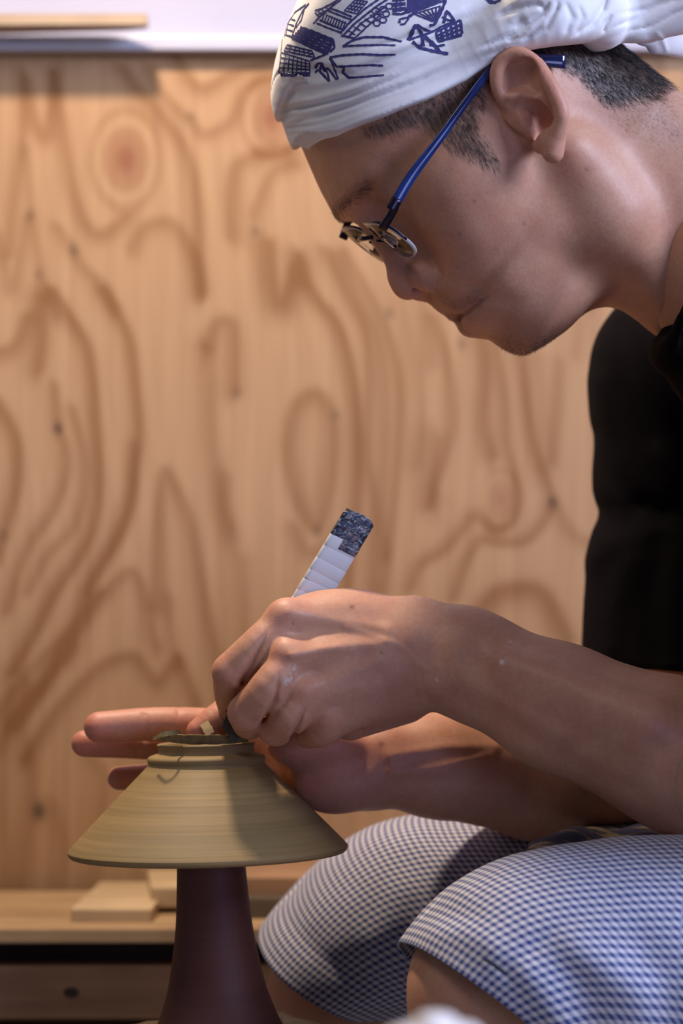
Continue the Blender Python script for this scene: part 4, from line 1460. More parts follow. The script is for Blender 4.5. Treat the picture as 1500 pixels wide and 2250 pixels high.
def CG(pts, w, a):
    """cloth crease that fades out at both ends"""
    pts = [tuple(p) if len(p) > 2 else (p[0], p[1], 0.0) for p in pts]
    e0, e1 = pts[0], pts[-1]
    pts = [(e0[0], e0[1], max(e0[2], 1.5 * w))] + [((2 * e0[0] + pts[1][0]) / 3, (2 * e0[1] + pts[1][1]) / 3, 0.5 * w)] + pts[1:-1] + [((2 * e1[0] + pts[-2][0]) / 3, (2 * e1[1] + pts[-2][1]) / 3, 0.5 * w)] + [(e1[0], e1[1], max(e1[2], 1.5 * w))]
    return G(img_dist(pts, -400, 60), w, a)



scarf_core = skull(-2.0)
scarf_ops = [
    U(skull(4.8), 0, 1),
    INT(hem, 1.5, 0),
]
# upper layer that overhangs the band
_sk7m = skull(8.0)
_sk7 = lambda q: _sk7m(head_mirror(q))


def upper_layer(q):
    d, e = _sk7(q), fold(q)
    k_ = 4.0
    h = np.maximum(k_ - np.abs(d - e), 0) / k_
    return np.maximum(d, e) + h * h * k_ * 0.25


_hp = np.array([(618, 306), (690, 300), (740, 292), (835, 254), (930, 214), (1019, 168), (1092, 120), (1180, 84)], float)
_fp = np.array([(590, 190), (640, 192), (677, 186), (770, 166), (867, 128), (993, 72), (1120, 20), (1230, -16)], float)
pleats = []
for s_, w_, a_, i0, i1 in ((.10, 1.3, .9, 0, 7), (.22, 1.1, 1.3, 0, 8), (.31, 1.0, .6, 1, 6), (.40, 1.1, 1.2, 0, 8), (.52, 1.0, .7, 2, 8), (.60, 1.2, .8, 0, 5), (.70, 1.0, .8, 3, 8), (.80, 1.1, .5, 1, 7), (.90, 1.2, .8, 4, 8)):
    ln_ = _fp * s_ + _hp * (1 - s_)
    ln_[:, 1] += np.array([3 * math.sin(7 * s_ + i * 1.3) for i in range(8)])
    pleats.append(CG([tuple(p) for p in ln_[i0:i1]], w_ + 0.45, a_))
scarf_ops += [
    U(upper_layer, 1.2, 0),
    # pleats of the band
    CG([(612, 246, .5), (660, 238), (760, 212), (880, 166), (1000, 114), (1120, 60, 1)], 1.9, 1.7),
    CG([(616, 233), (680, 223), (790, 193), (900, 150, 2)], 2.4, -0.9),
    CG([(628, 274), (700, 257), (800, 224), (920, 178), (1040, 128), (1150, 88, 1)], 1.7, 1.4),
    CG([(626, 262), (700, 246), (800, 214, 2)], 2.2, -0.8),
    CG([(640, 298), (720, 286), (840, 246), (960, 196), (1060, 140)], 3.2, -1.0),
    CG([(614, 204), (680, 203), (760, 188), (860, 152)], 3.0, 0.7),
    CG([(650, 254, 1), (740, 236), (830, 206), (900, 178, 2)], 1.2, 0.7),
    CG([(760, 250, 1.5), (860, 212), (960, 170, 1.5)], 1.1, 0.6),
    CG([(790, 110, 2), (900, 84), (990, 52), (1060, 26), (1100, 10)], 1.9, 1.5),
    CG([(880, 76), (960, 44), (1040, 8)], 3.2, -1.4),
    CG([(1000, 88, 1), (1080, 60), (1150, 34)], 1.6, 1.2),
    CG([(620, 190), (700, 184), (790, 160), (880, 122)], 2.2, -0.8),
    *pleats,
    # twisted end running to the knot behind
    U(tube([P(960, 160, -36), P(1080, 92, -44), P(1190, 52, -44), P(1270, 36, -36), P(1340, 28, -14)], [3, 8, 12.5, 14, 13]), 9),
    U(tube([P(1020, 90, -38), P(1130, 26, -44), P(1190, -4, -46), P(1260, -40, -36), P(1330, -60, -14)], [3, 9, 13, 15, 14]), 9),
    U(tube([P(1270, -50, -30), P(1316, 0, -30), P(1328, 58, -22), P(1306, 76, -14)], [10, 12, 11, 9]), 4),
    U(el(P(1328, 92, -12), (4.4, 3.5, 3.6)), 3),
    U(rc(P(1352, 40, -16), P(1420, 38, -14), 13, 13.5, Yax, 0.5), 4),
    U(rc(P(1410, 34, -18), P(1530, -10, -24), 14, 19, Yax, 0.4), 3),
    U(rc(P(1420, 62, 4), P(1530, 74, 10), 10, 15, Yax, 0.3), 2),
    U(rc(P(1440, 100, 6), P(1500, 96, 10), 5, 8, Yax, 0.5), 2),
    CG([(1045, 108), (1120, 78), (1190, 30), (1210, 0)], 1.8, 2.2),
    CG([(1060, 128), (1140, 92), (1200, 60), (1235, 0)], 1.5, 1.6),
    CG([(1085, 40), (1130, 20), (1180, 10), (1202, 22)], 1.8, 1.8),
    CG([(1104, 92), (1160, 80), (1220, 20), (1226, 0)], 1.4, 1.2),
    CG([(1120, 62), (1145, 48), (1130, 64)], 2.0, 1.5),
    CG([(1255, 82), (1300, 50), (1322, 20), (1335, -10)], 2.2, 2.4),
    CG([(1240, 0), (1256, 40), (1240, 78)], 2.4, 1.5),
    CG([(1270, 10), (1280, 40), (1262, 76)], 1.8, 1.0),
    CG([(1322, 74), (1330, 50), (1345, 30)], 1.5, 1.8),
    CG([(1340, 62), (1400, 40), (1450, 10), (1500, -6)], 1.5, 1.4),
    CG([(1350, 32), (1420, 20), (1470, -8)], 1.6, 1.3),
    CG([(1370, 70), (1430, 58), (1480, 30), (1510, 16)], 1.4, 1.2),
    CG([(1438, 66), (1458, 92), (1466, 118)], 1.4, -0.9),
    SUB(scarf_core, 0.6, 1),
]
b = bounds([(585, -260), (1520, 330)], -130, 140)
SV, SQ = sdf_mesh(scarf_ops, b[0], b[1], 0.95, head_mirror, tol=2.5)
if FLIP: SQ = SQ[:, ::-1].copy()
# soft cloth ripples
_np = [mnoise.noise(Vector((v[0] * .018, v[1] * .018, v[2] * .05))) for v in SV]
SN = vnormals(SV, SQ)
SV = SV + SN * (0.5 * np.array(_np))[:, None]
m_scarf, nt, bs = mat_new('white_cotton')
tc = nd(nt, 'ShaderNodeTexCoord')
n1 = noise_node(nt, tc.outputs['Object'], 45, 3)
lk(nt, ramp(nt, n1.outputs[0], [(0.3, (0.74, 0.73, 0.74)), (0.7, (0.84, 0.83, 0.84))]), bs.inputs['Base Color'])
bs.inputs['Roughness'].default_value = 0.85
bs.inputs['Sheen Weight'].default_value = 0.25
n2 = noise_node(nt, tc.outputs['Object'], 1100, 3)
bump(nt, bs, n2.outputs[0], 0.16, 0.0004)
SWD = toW(SV)
scarf = attach(obj('headscarf', mesh_np('headscarf', SWD, SQ), m_scarf))
scarf['label'] = 'white cotton headscarf printed with navy buildings, knotted behind'
# printed drawing, laid on the cloth as thin ink
bvh = BVHTree.FromPolygons([tuple(v) for v in SWD], [tuple(int(i) for i in q) for q in SQ])
camo = Vector(cam.location)
ZB = lambda pts: [(590 + x * 0.34, y * 0.34) for x, y in pts]
INK = []


def ink(w, *pts): INK.append((w, ZB(pts)))


def fill(w, a, b_, c, d, n):
    """parallel strokes from edge a-b to edge d-c"""
    for i in range(n):
        t = (i + 0.5) / n
        ink(w, (a[0] + (b_[0] - a[0]) * t, a[1] + (b_[1] - a[1]) * t), (d[0] + (c[0] - d[0]) * t, d[1] + (c[1] - d[1]) * t))


def lattice(a, b_, c, d, nu, nv, w=11):
    """ruled panel with corners a b c d"""
    L = lambda p, q, t: (p[0] + (q[0] - p[0]) * t, p[1] + (q[1] - p[1]) * t)
    for i in range(nu + 1): ink(w, L(a, b_, i / nu), L(L(a, b_, i / nu), L(d, c, i / nu), .5), L(d, c, i / nu))
    for j in range(nv + 1): ink(w, L(a, d, j / nv), L(L(a, d, j / nv), L(b_, c, j / nv), .5), L(b_, c, j / nv))


lattice((85, 340), (265, 395), (268, 470), (66, 470), 7, 4, 10)
ink(22, (66, 482), (160, 486), (268, 482)); ink(12, (90, 250), (80, 340), (66, 480))
lattice((120, 290), (280, 330), (300, 372), (100, 330), 6, 2, 11)
fill(20, (150, 240), (210, 180), (420, 262), (370, 345), 4)
ink(22, (205, 178), (300, 212), (420, 262)); ink(14, (150, 245), (260, 300), (372, 350)); ink(16, (420, 258), (400, 300), (375, 352)); ink(14, (372, 350), (320, 372), (270, 392))
ink(16, (420, 262), (425, 310), (395, 335))
ink(14, (100, 240), (120, 160), (170, 80), (240, 30)); ink(14, (150, 240), (180, 150), (220, 70), (262, 20)); ink(12, (240, 30), (225, 80), (212, 130), (175, 180))
for y in (120, 155, 190, 225): ink(10, (108 + (225 - y) * .22, y), (150 + (225 - y) * .22, y + 12))
ink(12, (112, 230), (130, 140), (150, 110))
ink(16, (300, 70), (340, 60), (420, 20), (460, -10)); ink(10, (310, 100), (390, 60), (470, 0)); ink(10, (300, 84), (330, 110)); ink(9, (320, 70), (345, 100)); ink(9, (345, 60), (372, 90)); ink(9, (372, 48), (400, 76))
ink(15, (290, 155), (330, 110), (400, 50), (440, 10)); ink(12, (310, 150), (380, 180), (470, 212))
ink(14, (330, 130), (400, 160), (490, 195)); ink(14, (400, 55), (470, 80), (540, 110)); ink(12, (385, 70), (460, 100), (540, 130))
fill(9, (345, 130), (400, 65), (545, 125), (490, 195), 1)
for t in range(9): ink(9, (362 + t * 17, 88 + t * 6), (345 + t * 17, 135 + t * 6.5))
ink(14, (462, 218), (520, 150), (620, 60), (720, -10)); ink(14, (480, 232), (560, 150), (700, 40), (770, -5))
ink(12, (520, 236), (600, 150), (690, 90), (760, 40)); ink(14, (470, 230), (520, 240), (560, 250)); ink(11, (560, 245), (640, 170), (720, 100))
for t in range(6): ink(10, (520 + t * 34, 200 - t * 26), (560 + t * 34, 226 - t * 26))
lattice((490, 70), (560, 0), (640, 10), (570, 90), 4, 4, 9)
for a_, b_ in ((690, 70), (740, 60), (780, 40), (705, 110), (740, 130), (700, 150), (760, 90)):
    ink(10, *[(a_ + 24 * math.cos(k_ * 1.05), b_ + 20 * math.sin(k_ * 1.05)) for k_ in range(7)])
fill(26, (800, -20), (800, 85), (890, 70), (880, -20), 3)
fill(42, (895, -10), (895, 70), (1000, 45), (1090, -15), 4)
ink(30, (880, 75), (960, 60), (1040, 25), (1110, -5)); ink(16, (800, 90), (860, 92), (900, 75)); ink(14, (830, 0), (820, 80))
ink(14, (845, 150), (848, 125), (910, 110), (960, 76)); ink(12, (850, 160), (880, 155), (905, 120)); ink(14, (905, 105), (960, 70), (1040, 40), (1145, 0))
lattice((940, 90), (1110, 40), (1085, 120), (1060, 140), 6, 2, 10)
ink(18, (1145, 0), (1110, 90), (1070, 160), (1040, 165)); ink(13, (1000, 110), (1060, 130), (1090, 90))
ink(15, (480, 300), (540, 262), (620, 240), (740, 240), (860, 270)); ink(13, (480, 300), (580, 294), (700, 290), (820, 294))
ink(15, (395, 372), (470, 358), (600, 350), (720, 356), (820, 352)); ink(14, (480, 430), (560, 424), (650, 420), (740, 424)); ink(12, (540, 502), (640, 494), (745, 486))
ink(18, (300, 440), (320, 410), (345, 405), (330, 460), (390, 522)); ink(14, (345, 405), (380, 470), (395, 525)); ink(16, (340, 412), (360, 460), (384, 440), (440, 515)); ink(14, (395, 374), (420, 430), (450, 512))
ink(18, (395, 374), (440, 430), (490, 430), (480, 470), (520, 502), (545, 500)); ink(12, (300, 470), (320, 450))
ink(26, (905, 262), (930, 200), (955, 160)); ink(18, (955, 160), (1000, 185), (1045, 205)); ink(20, (930, 270), (980, 310), (1060, 330), (1160, 348)); ink(20, (955, 165), (990, 220), (1000, 300))
ink(24, (1000, 230), (1070, 290), (1110, 340)); ink(16, (905, 262), (960, 240), (1040, 215), (1120, 170), (1190, 140)); ink(16, (1040, 290), (1090, 300), (1140, 290)); ink(14, (1000, 240), (985, 300))
lattice((1080, 210), (1240, 130), (1250, 220), (1100, 270), 5, 3, 17)
ink(18, (1130, 150), (1150, 70), (1185, 110), (1200, 140)); ink(14, (1120, 110), (1160, 130), (1190, 130)); ink(14, (1110, 260), (1180, 250), (1250, 230))
ink(26, (1420, 0), (1440, 20), (1500, 5)); ink(20, (1400, -10), (1470, 24))
IV, IQ = [], []
for w, pts in INK:
    d_ = []
    for (x0, y0), (x1, y1) in zip(pts, pts[1:]):
        n_ = max(2, int(math.hypot(x1 - x0, y1 - y0) / 4))
        d_ += [(x0 + (x1 - x0) * i / n_, y0 + (y1 - y0) * i / n_) for i in range(n_)]
    d_.append(pts[-1])
    prev = None
    hw = w * 0.34 * 0.5 * 0.2447 / 1000 * 0.98
    run = []
    for x, y in d_:
        w0 = Vector(toW(P(x, y, 0)))
        hit = bvh.ray_cast(camo, (w0 - camo).normalized())
        if hit[0] is None: run.append(None); continue
        run.append((np.array(hit[0]), np.array(hit[1])))
    for i in range(len(run)):
        if run[i] is None: prev = None; continue
        a = run[max(i - 1, 0)] or run[i]; b_ = run[min(i + 1, len(run) - 1)] or run[i]
        t = b_[0] - a[0]
        ln = np.linalg.norm(t)
        if ln < 1e-7 or ln > 0.02: prev = None; continue
        p_, n_ = run[i]
        if n_ @ (np.array(camo) - p_) < 0: n_ = -n_
        s = np.cross(n_, t / ln); s /= np.linalg.norm(s) + 1e-9
        wob = hw * (1 + 0.18 * math.sin(i * 1.7 + w))
        o = p_ + n_ * 0.00022
        IV += [o - s * wob, o + s * wob]
        c_ = len(IV) - 2
        if prev is not None: IQ.append((prev, prev + 1, c_ + 1, c_))
        prev = c_
pr = obj('print', mesh_np('print', np.array(IV), IQ), simple('navy_ink', (0.045, 0.042, 0.165), 0.8, nscale=300, namt=0.25), scarf)
pr['label'] = 'navy drawing of buildings printed on the cloth'

# ------------------------------------------------------------------ shirt
sleeve = tube([P(1494, 812, 196), P(1490, 950, 196), P(1487, 1060, 196), P(1490, 1120, 196), P(1478, 1220, 194), P(1474, 1330, 194), P(1472, 1475, 192)], [52, 53.5, 52.5, 51, 52, 54, 55])
shirt_ops = [
    U(sleeve, 0),
    U(rc(P(2000, 900, 190), P(1496, 820, 196), 64, 50), 22),
    INT(lambda q: (f32(P(0, 1458, 190)[2]) - q[:, 2] - 0.04 * (q[:, 0] - f32(P(1277, 0, 190)[0]))).astype(f32), 2),
    U(rc(P(2640, 2020, 10), P(2090, 1060, 15), 122, 116), 50),
    U(rc(P(1750, 735, 22), P(2080, 1000, 18), 66, 100), 40),
    U(rc(P(2000, 910, -150), P(2000, 910, 190), 72, 72), 40),
    U(tube([P(1985, 880, -165), P(1960, 1150, -150), P(1945, 1420, -140)], [60, 58, 60]), 20),
    U(rc(P(2700, 2150, -60), P(2700, 2150, 90), 108, 108), 40),
    U(tube([P(1530, 640, -48), P(1488, 722, -30), P(1462, 772, 0), P(1452, 770, 40), P(1462, 730, 76), P(1500, 650, 96)], [3.4] * 6), 3),
    U(rc(P(1560, 770, 15), P(1700, 830, 18), 22, 60), 30),
    G(img_dist([(1300, 960), (1340, 1040), (1400, 1100)], 80, 400), 6, 2.2),
    G(img_dist([(1310, 840), (1330, 980), (1390, 1080)], 80, 400), 6, -1.8),
    G(img_dist([(1305, 1130), (1360, 1160), (1440, 1140)], 80, 400), 7, 2.5),
    G(img_dist([(1296, 1230), (1360, 1180), (1420, 1150)], 80, 400), 7, -2.0),
    G(img_dist([(1360, 720), (1380, 850), (1430, 960)], 80, 400), 6, 1.8),
    G(img_dist([(1340, 1420), (1345, 1340), (1375, 1240)], 80, 400), 7, -2.0),
    G(img_dist([(1440, 1440), (1430, 1330), (1450, 1200)], 80, 400), 7, 2.0),
]
b = bounds([(1240, 560), (3300, 2700)], -280, 320)
TV, TQ = sdf_mesh(shirt_ops, b[0], b[1], 2.8)
if FLIP: TQ = TQ[:, ::-1].copy()
shirt = attach(obj('shirt', mesh_np('shirt', toW(TV), TQ), simple('black_jersey', (0.0030, 0.0018, 0.0040), 0.95, nscale=300, namt=0.3, bmp=0.1)))
shirt.data.materials[0].node_tree.nodes['Principled BSDF'].inputs['Specular IOR Level'].default_value = 0.12
shirt['label'] = 'loose black short-sleeved shirt'

# ------------------------------------------------------------------ shorts
def gingham(name, light, dark, period):
    m, nt, bs = mat_new(name)
    uv = nd(nt, 'ShaderNodeUVMap')
    sp = nd(nt, 'ShaderNodeSeparateXYZ')
    tc = nd(nt, 'ShaderNodeTexCoord')
    lk(nt, uv.outputs[0], sp.inputs[0])
    outs = []
    for ax in (0, 1):
        a = nd(nt, 'ShaderNodeMath', operation='MULTIPLY'); a.inputs[1].default_value = 2 * math.pi / period
        lk(nt, sp.outputs[ax], a.inputs[0])
        s = nd(nt, 'ShaderNodeMath', operation='SINE'); lk(nt, a.outputs[0], s.inputs[0])
        r = nd(nt, 'ShaderNodeMapRange'); r.inputs[1].default_value = -0.25; r.inputs[2].default_value = 0.25
        lk(nt, s.outputs[0], r.inputs[0])
        outs.append(r.outputs[0])
    add = nd(nt, 'ShaderNodeMath', operation='ADD'); lk(nt, outs[0], add.inputs[0]); lk(nt, outs[1], add.inputs[1])
    hf = nd(nt, 'ShaderNodeMath', operation='MULTIPLY'); hf.inputs[1].default_value = 0.5; lk(nt, add.outputs[0], hf.inputs[0])
    mid = tuple(0.45 * a + 0.55 * b_ for a, b_ in zip(light, dark))
    c = ramp(nt, hf.outputs[0], [(0.0, light), (0.5, mid), (1.0, dark)])
    n1 = noise_node(nt, tc.outputs['Object'], 900, 3)
    f = ramp(nt, n1.outputs[0], [(0.3, (0.85, 0.85, 0.85)), (0.7, (1.1, 1.1, 1.1))])
    lk(nt, mixc(nt, 0.8, c, f, 'MULTIPLY'), bs.inputs['Base Color'])
    bs.inputs['Roughness'].default_value = 0.85
    bs.inputs['Sheen Weight'].default_value = 0.15
    bump(nt, bs, n1.outputs[0], 0.15, 0.0005)
    return m


def loft_leg(rings, d, sub=10, nth=160, folds=()):
    """rings: (top px, bottom px, depth radius mm, far-side shift px) from hip to hem -> grid of camera-frame points"""
    C, A, B = [], [], []
    for (tx, ty), (bx, by), rd_, (sx, sy) in rings:
        t, b_ = P(tx, ty, d), P(bx, by, d)
        C.append((t + b_) / 2); A.append((t - b_) / 2)
        sh = P(750 + sx, 1125 + sy, d) - P(750, 1125, d)
        B.append(np.array([0, rd_, 0]) + sh)
    n0 = np.zeros(len(C))
    C, _ = crom(C, n0, sub); A, _ = crom(A, n0, sub); B, _ = crom(B, n0, sub)
    th = np.arange(nth + 1) * 2 * math.pi / nth + math.pi
    ca, sa = np.cos(th), np.sin(th)
    e = 0.9
    ca = np.sign(ca) * np.abs(ca) ** e; sa = np.sign(sa) * np.abs(sa) ** e
    return C[:, None] + A[:, None] * ca[None, :, None] + B[:, None] * sa[None, :, None]


def cloth_leg(grid, amp=0.9):
    ni, nj, _ = grid.shape
    grid[:, -1] = grid[:, 0]
    core = grid[:, :-1]
    du = np.roll(core, -1, 1) - np.roll(core, 1, 1)
    du = np.concatenate([du, du[:, :1]], 1); dv = np.gradient(grid, axis=0)
    nr = np.cross(du, dv); nr /= np.linalg.norm(nr, axis=2)[..., None] + 1e-9
    cen = grid.mean(1, keepdims=True)
    if np.einsum('ijk,ijk->ij', nr, grid - cen).mean() < 0: nr = -nr
    px, dd = to_px(grid.reshape(-1, 3))
    disp = np.array([mnoise.noise(Vector((p[0] * .02, p[1] * .02, p[2] * .035))) + 0.5 * mnoise.noise(Vector((p[0] * .06 + 9, p[1] * .05, p[2] * .06))) for p in grid.reshape(-1, 3)]) * amp
    return nr, px, dd, disp


def build_shorts():
    near = loft_leg([((2760, 1830), (2760, 2700), 98, (0, 0)), ((2050, 1832), (2150, 2660), 88, (0, 0)), ((1500, 1838), (1640, 2540), 80, (0, 0)), ((1300, 1850), (1500, 2490), 77, (0, 0)),
                     ((1130, 1880), (1420, 2465), 73, (-10, 5)), ((1015, 1934), (1365, 2450), 70, (-20, 10)), ((948, 1992), (1330, 2430), 67, (-35, 18)), ((908, 2038), (1310, 2415), 65, (-48, 28)), ((886, 2070), (1296, 2402), 64, (-58, 36))], -88)
    far = loft_leg([((2720, 1900), (2720, 2520), 90, (0, 0)), ((1700, 1826), (1750, 2400), 82, (0, 0)), ((1250, 1800), (1350, 2310), 76, (0, 0)), ((1050, 1792), (1200, 2280), 72, (0, 0)), ((930, 1792), (1080, 2262), 70, (0, 0)),
                    ((828, 1815), (1000, 2250), 67, (4, -6)), ((742, 1862), (950, 2240), 64, (8, -14)), ((664, 1930), (912, 2234), 62, (12, -22)), ((604, 1998), (882, 2226), 60, (16, -30)), ((570, 2040), (864, 2216), 58, (20, -38))], 150)
    V, Q, UV, off = [], [], [], 0
    mats = []
    for gi_, (g, dirs) in enumerate(((near, 0), (far, 1))):
        nr, px, dd, disp = cloth_leg(g)
        gx = np.zeros(len(px))
        if gi_ == 0:
            for pts, w, a in ([((1500, 1985), (1360, 1985), (1260, 2020), (1180, 2075), (1112, 2140)), 7, 1.0], [((1500, 1992), (1365, 1994), (1268, 2030), (1190, 2084)), 6, -0.7],
                              [((1270, 2090), (1330, 2130), (1400, 2180)), 22, -2.4], [((1200, 2080), (1260, 2150), (1300, 2250)), 20, 1.6], [((1400, 2070), (1450, 2150), (1470, 2250)), 24, 2.0],
                              [((930, 2010), (990, 2000), (1040, 2010)), 16, 1.2], [((950, 2050), (1020, 2050), (1080, 2080)), 16, -1.2], [((1150, 2130), (1190, 2180), (1230, 2250)), 16, -1.4]):
                gx -= a * np.sqrt(blob(px, np.array(pts), w * 1.4)) * (dd < -88)
        else:
            for pts, w, a in ([((640, 1950), (660, 2040), (720, 2110), (800, 2150)), 20, 1.6], [((620, 2010), (680, 2085), (760, 2140), (850, 2170)), 10, 0.9], [((900, 1900), (920, 1960), (900, 2040)), 26, 1.5],
                              [((820, 2060), (870, 2010), (890, 1960)), 22, -1.5], [((980, 1840), (1010, 1880), (1000, 1930)), 20, 1.6]):
                gx -= a * np.sqrt(blob(px, np.array(pts), w * 1.4)) * (dd < 150)
        g2 = g + nr * (disp + gx).reshape(g.shape[:2])[..., None]
        ni, nj, _ = g.shape
        # cloth coordinates in mm
        u = np.arange(nj)[None, :] / (nj - 1) * 419.15 * np.ones((ni, 1))
        seg = np.linalg.norm(np.diff(g, axis=0), axis=2)
        v = np.concatenate([np.cumsum(seg[::-1], axis=0)[::-1], np.zeros((1, nj))])
        # outer sheet, hem turn, inner sheet
        inner = g2 - nr * 1.2
        full = np.concatenate([g2, inner[::-1]])
        uu = np.concatenate([u, u[::-1]]); vv = np.concatenate([v, v[::-1]])
        NI = full.shape[0]
        ix = np.arange(NI * nj).reshape(NI, nj) + off
        q = np.stack([ix[:-1, :-1], ix[:-1, 1:], ix[1:, 1:], ix[1:, :-1]], -1).reshape(-1, 4)
        V.append(full.reshape(-1, 3)); Q.append(q); UV.append(np.stack([uu.ravel(), vv.ravel()], 1)); off += NI * nj
        mats.append(len(q))
    # seat
    sops = [U(rc(P(2720, 2240, -70), P(2720, 2220, 110), 108, 104), 0), U(rc(P(2650, 2150, 20), P(2150, 2150, 20), 95, 62), 40)]
    bb = bounds([(1800, 1600), (3400, 2900)], -280, 320)
    sv, sq = sdf_mesh(sops, bb[0], bb[1], 6)
    if FLIP: sq = sq[:, ::-1].copy()
    V.append(sv); Q.append(sq + off); UV.append(sv[:, [0, 2]])
    V, Q, UV = np.concatenate(V), np.concatenate(Q), np.concatenate(UV)
    me = mesh_np('shorts', toW(V), Q)
    uvl = me.uv_layers.new(name='UVMap')
    li = np.empty(len(me.loops), dtype=np.int32); me.loops.foreach_get('vertex_index', li)
    uvl.data.foreach_set('uv', UV[li].astype(np.float32).ravel())
    o = attach(obj('shorts', me, gingham('blue_gingham', (0.74, 0.72, 0.76), (0.018, 0.050, 0.22), 4.15)))
    o['label'] = 'blue and white checked cotton shorts'
    st = tube_mesh('stitch', [P(1064, 2107, -163), P(1086, 2120, -163), P(1110, 2139, -162)], 0.9, simple('navy_thread', (0.012, 0.014, 0.03), 0.8))
    st.parent = o
    st['label'] = 'dark bar tack at the hem'
    return o


def tube_mesh(name, pts, r, mat, n=8, sub=6, parent=None):
    p, rr = crom(pts, [r] * len(pts) if np.isscalar(r) else r, sub)
    V, Q = [], []
    N = len(p)
    for i in range(N):
        t = p[min(i + 1, N - 1)] - p[max(i - 1, 0)]; t /= np.linalg.norm(t) + 1e-9
        u = np.cross(t, (0.3, 0.9, 0.2)); u /= np.linalg.norm(u); w_ = np.cross(t, u)
        for j in range(n):
            a = 2 * math.pi * j / n
            V.append(p[i] + (u * math.cos(a) + w_ * math.sin(a)) * rr[i])
    for i in range(N - 1):
        for j in range(n):
            k_ = (j + 1) % n
            Q.append((i * n + j, i * n + k_, (i + 1) * n + k_, (i + 1) * n + j))
    V.append(p[0]); V.append(p[-1])
    T = [(N * n, (j + 1) % n, j) for j in range(n)] + [(N * n + 1, (N - 1) * n + j, (N - 1) * n + (j + 1) % n) for j in range(n)]
    return obj(name, mesh_np(name, toW(np.array(V)), Q, T), mat, parent)


shorts = build_shorts()

# ------------------------------------------------------------------ apron cloth in the lap
gx_, gd_ = 60, 40
V = []
for i in range(gx_):
    for j in range(gd_):
        u = j / (gd_ - 1)
        x0_ = 1060 + 260 * u ** 0.7 + 14 * math.sin(j * .9)
        x = x0_ + (1980 - x0_) * i / (gx_ - 1)
        d = -40 + 170 * u
        crest = 1800 - 8 * math.sin(i * .5) + (1 - u) * 60
        y = crest + 60 * (1 - u) ** 2 + max(0, 1120 - x) * 0.14 - 14 * math.exp(-((u - .35) / .2) ** 2)
        p = P(x, y, d) + np.array([0, 0, 4.5 * mnoise.noise(Vector((i * .13, j * .11, 3)))])
        V.append(p)
V = np.array(V)
top = V + np.array([0, 0, 0.8]); bot = V - np.array([0, 0, 0.8])
ix = np.arange(gx_ * gd_).reshape(gx_, gd_)
q = np.stack([ix[:-1, :-1], ix[1:, :-1], ix[1:, 1:], ix[:-1, 1:]], -1).reshape(-1, 4)
m_ap, nt, bs = mat_new('navy_print_cloth')
tc = nd(nt, 'ShaderNodeTexCoord')
mp = nd(nt, 'ShaderNodeMapping'); mp.inputs['Scale'].default_value = (20, 60, 60)
lk(nt, tc.outputs['Object'], mp.inputs['Vector'])
n1 = noise_node(nt, mp.outputs[0], 1.6, 3, 0.6)
lk(nt, ramp(nt, n1.outputs[0], [(0.54, (0.020, 0.020, 0.055)), (0.62, (0.26, 0.19, 0.09))]), bs.inputs['Base Color'])
bs.inputs['Roughness'].default_value = 0.8
ap_ = attach(obj('apron', mesh_np('apron', toW(np.concatenate([top, bot])), np.concatenate([q, q[:, ::-1] + gx_ * gd_])), m_ap))
ap_['label'] = 'navy apron cloth with ochre flecks lying in the lap'

# ------------------------------------------------------------------ glasses
gl_root = empty('glasses', W(850, 500, 0), 'blue-armed half-rim glasses worn low on the nose', 'glasses')
GLL = np.array(gl_root.location)
m_arm, nt, bs = mat_new('blue_acetate')
bs.inputs['Base Color'].default_value = (0.012, 0.025, 0.16, 1)
bs.inputs['Roughness'].default_value = 0.16
bs.inputs['Coat Weight'].default_value = 0.6
tcg = nd(nt, 'ShaderNodeTexCoord'); ng = noise_node(nt, tcg.outputs['Object'], 30, 2)
lk(nt, ramp(nt, ng.outputs[0], [(0.4, (0.006, 0.010, 0.060)), (0.65, (0.010, 0.032, 0.16))]), bs.inputs['Base Color'])
m_met = simple('dark_metal', (0.035, 0.03, 0.05), 0.25, 0.9, 200, 0.2)
m_lens, nt, bs = mat_new('lens_glass')
nt.nodes.remove(bs)
tr = nd(nt, 'ShaderNodeBsdfTransparent'); tr.inputs[0].default_value = (0.93, 0.94, 0.93, 1)
gsy = nd(nt, 'ShaderNodeBsdfGlossy'); gsy.inputs['Roughness'].default_value = 0.03
fr = nd(nt, 'ShaderNodeFresnel'); fr.inputs[0].default_value = 1.5
mx = nd(nt, 'ShaderNodeMixShader')
lk(nt, fr.outputs[0], mx.inputs[0]); lk(nt, tr.outputs[0], mx.inputs[1]); lk(nt, gsy.outputs[0], mx.inputs[2])
lk(nt, mx.outputs[0], nt.nodes['Material Output'].inputs[0])
m_edge = simple('lens_edge', (0.55, 0.55, 0.58), 0.2, nscale=100, namt=0.05)


def gpart(name, Vmm, Q, mat, smooth=True, T=None):
    me = mesh_np(name, toW(np.array(Vmm)) - GLL, Q, T, smooth=smooth)
    return obj(name, me, mat, gl_root)


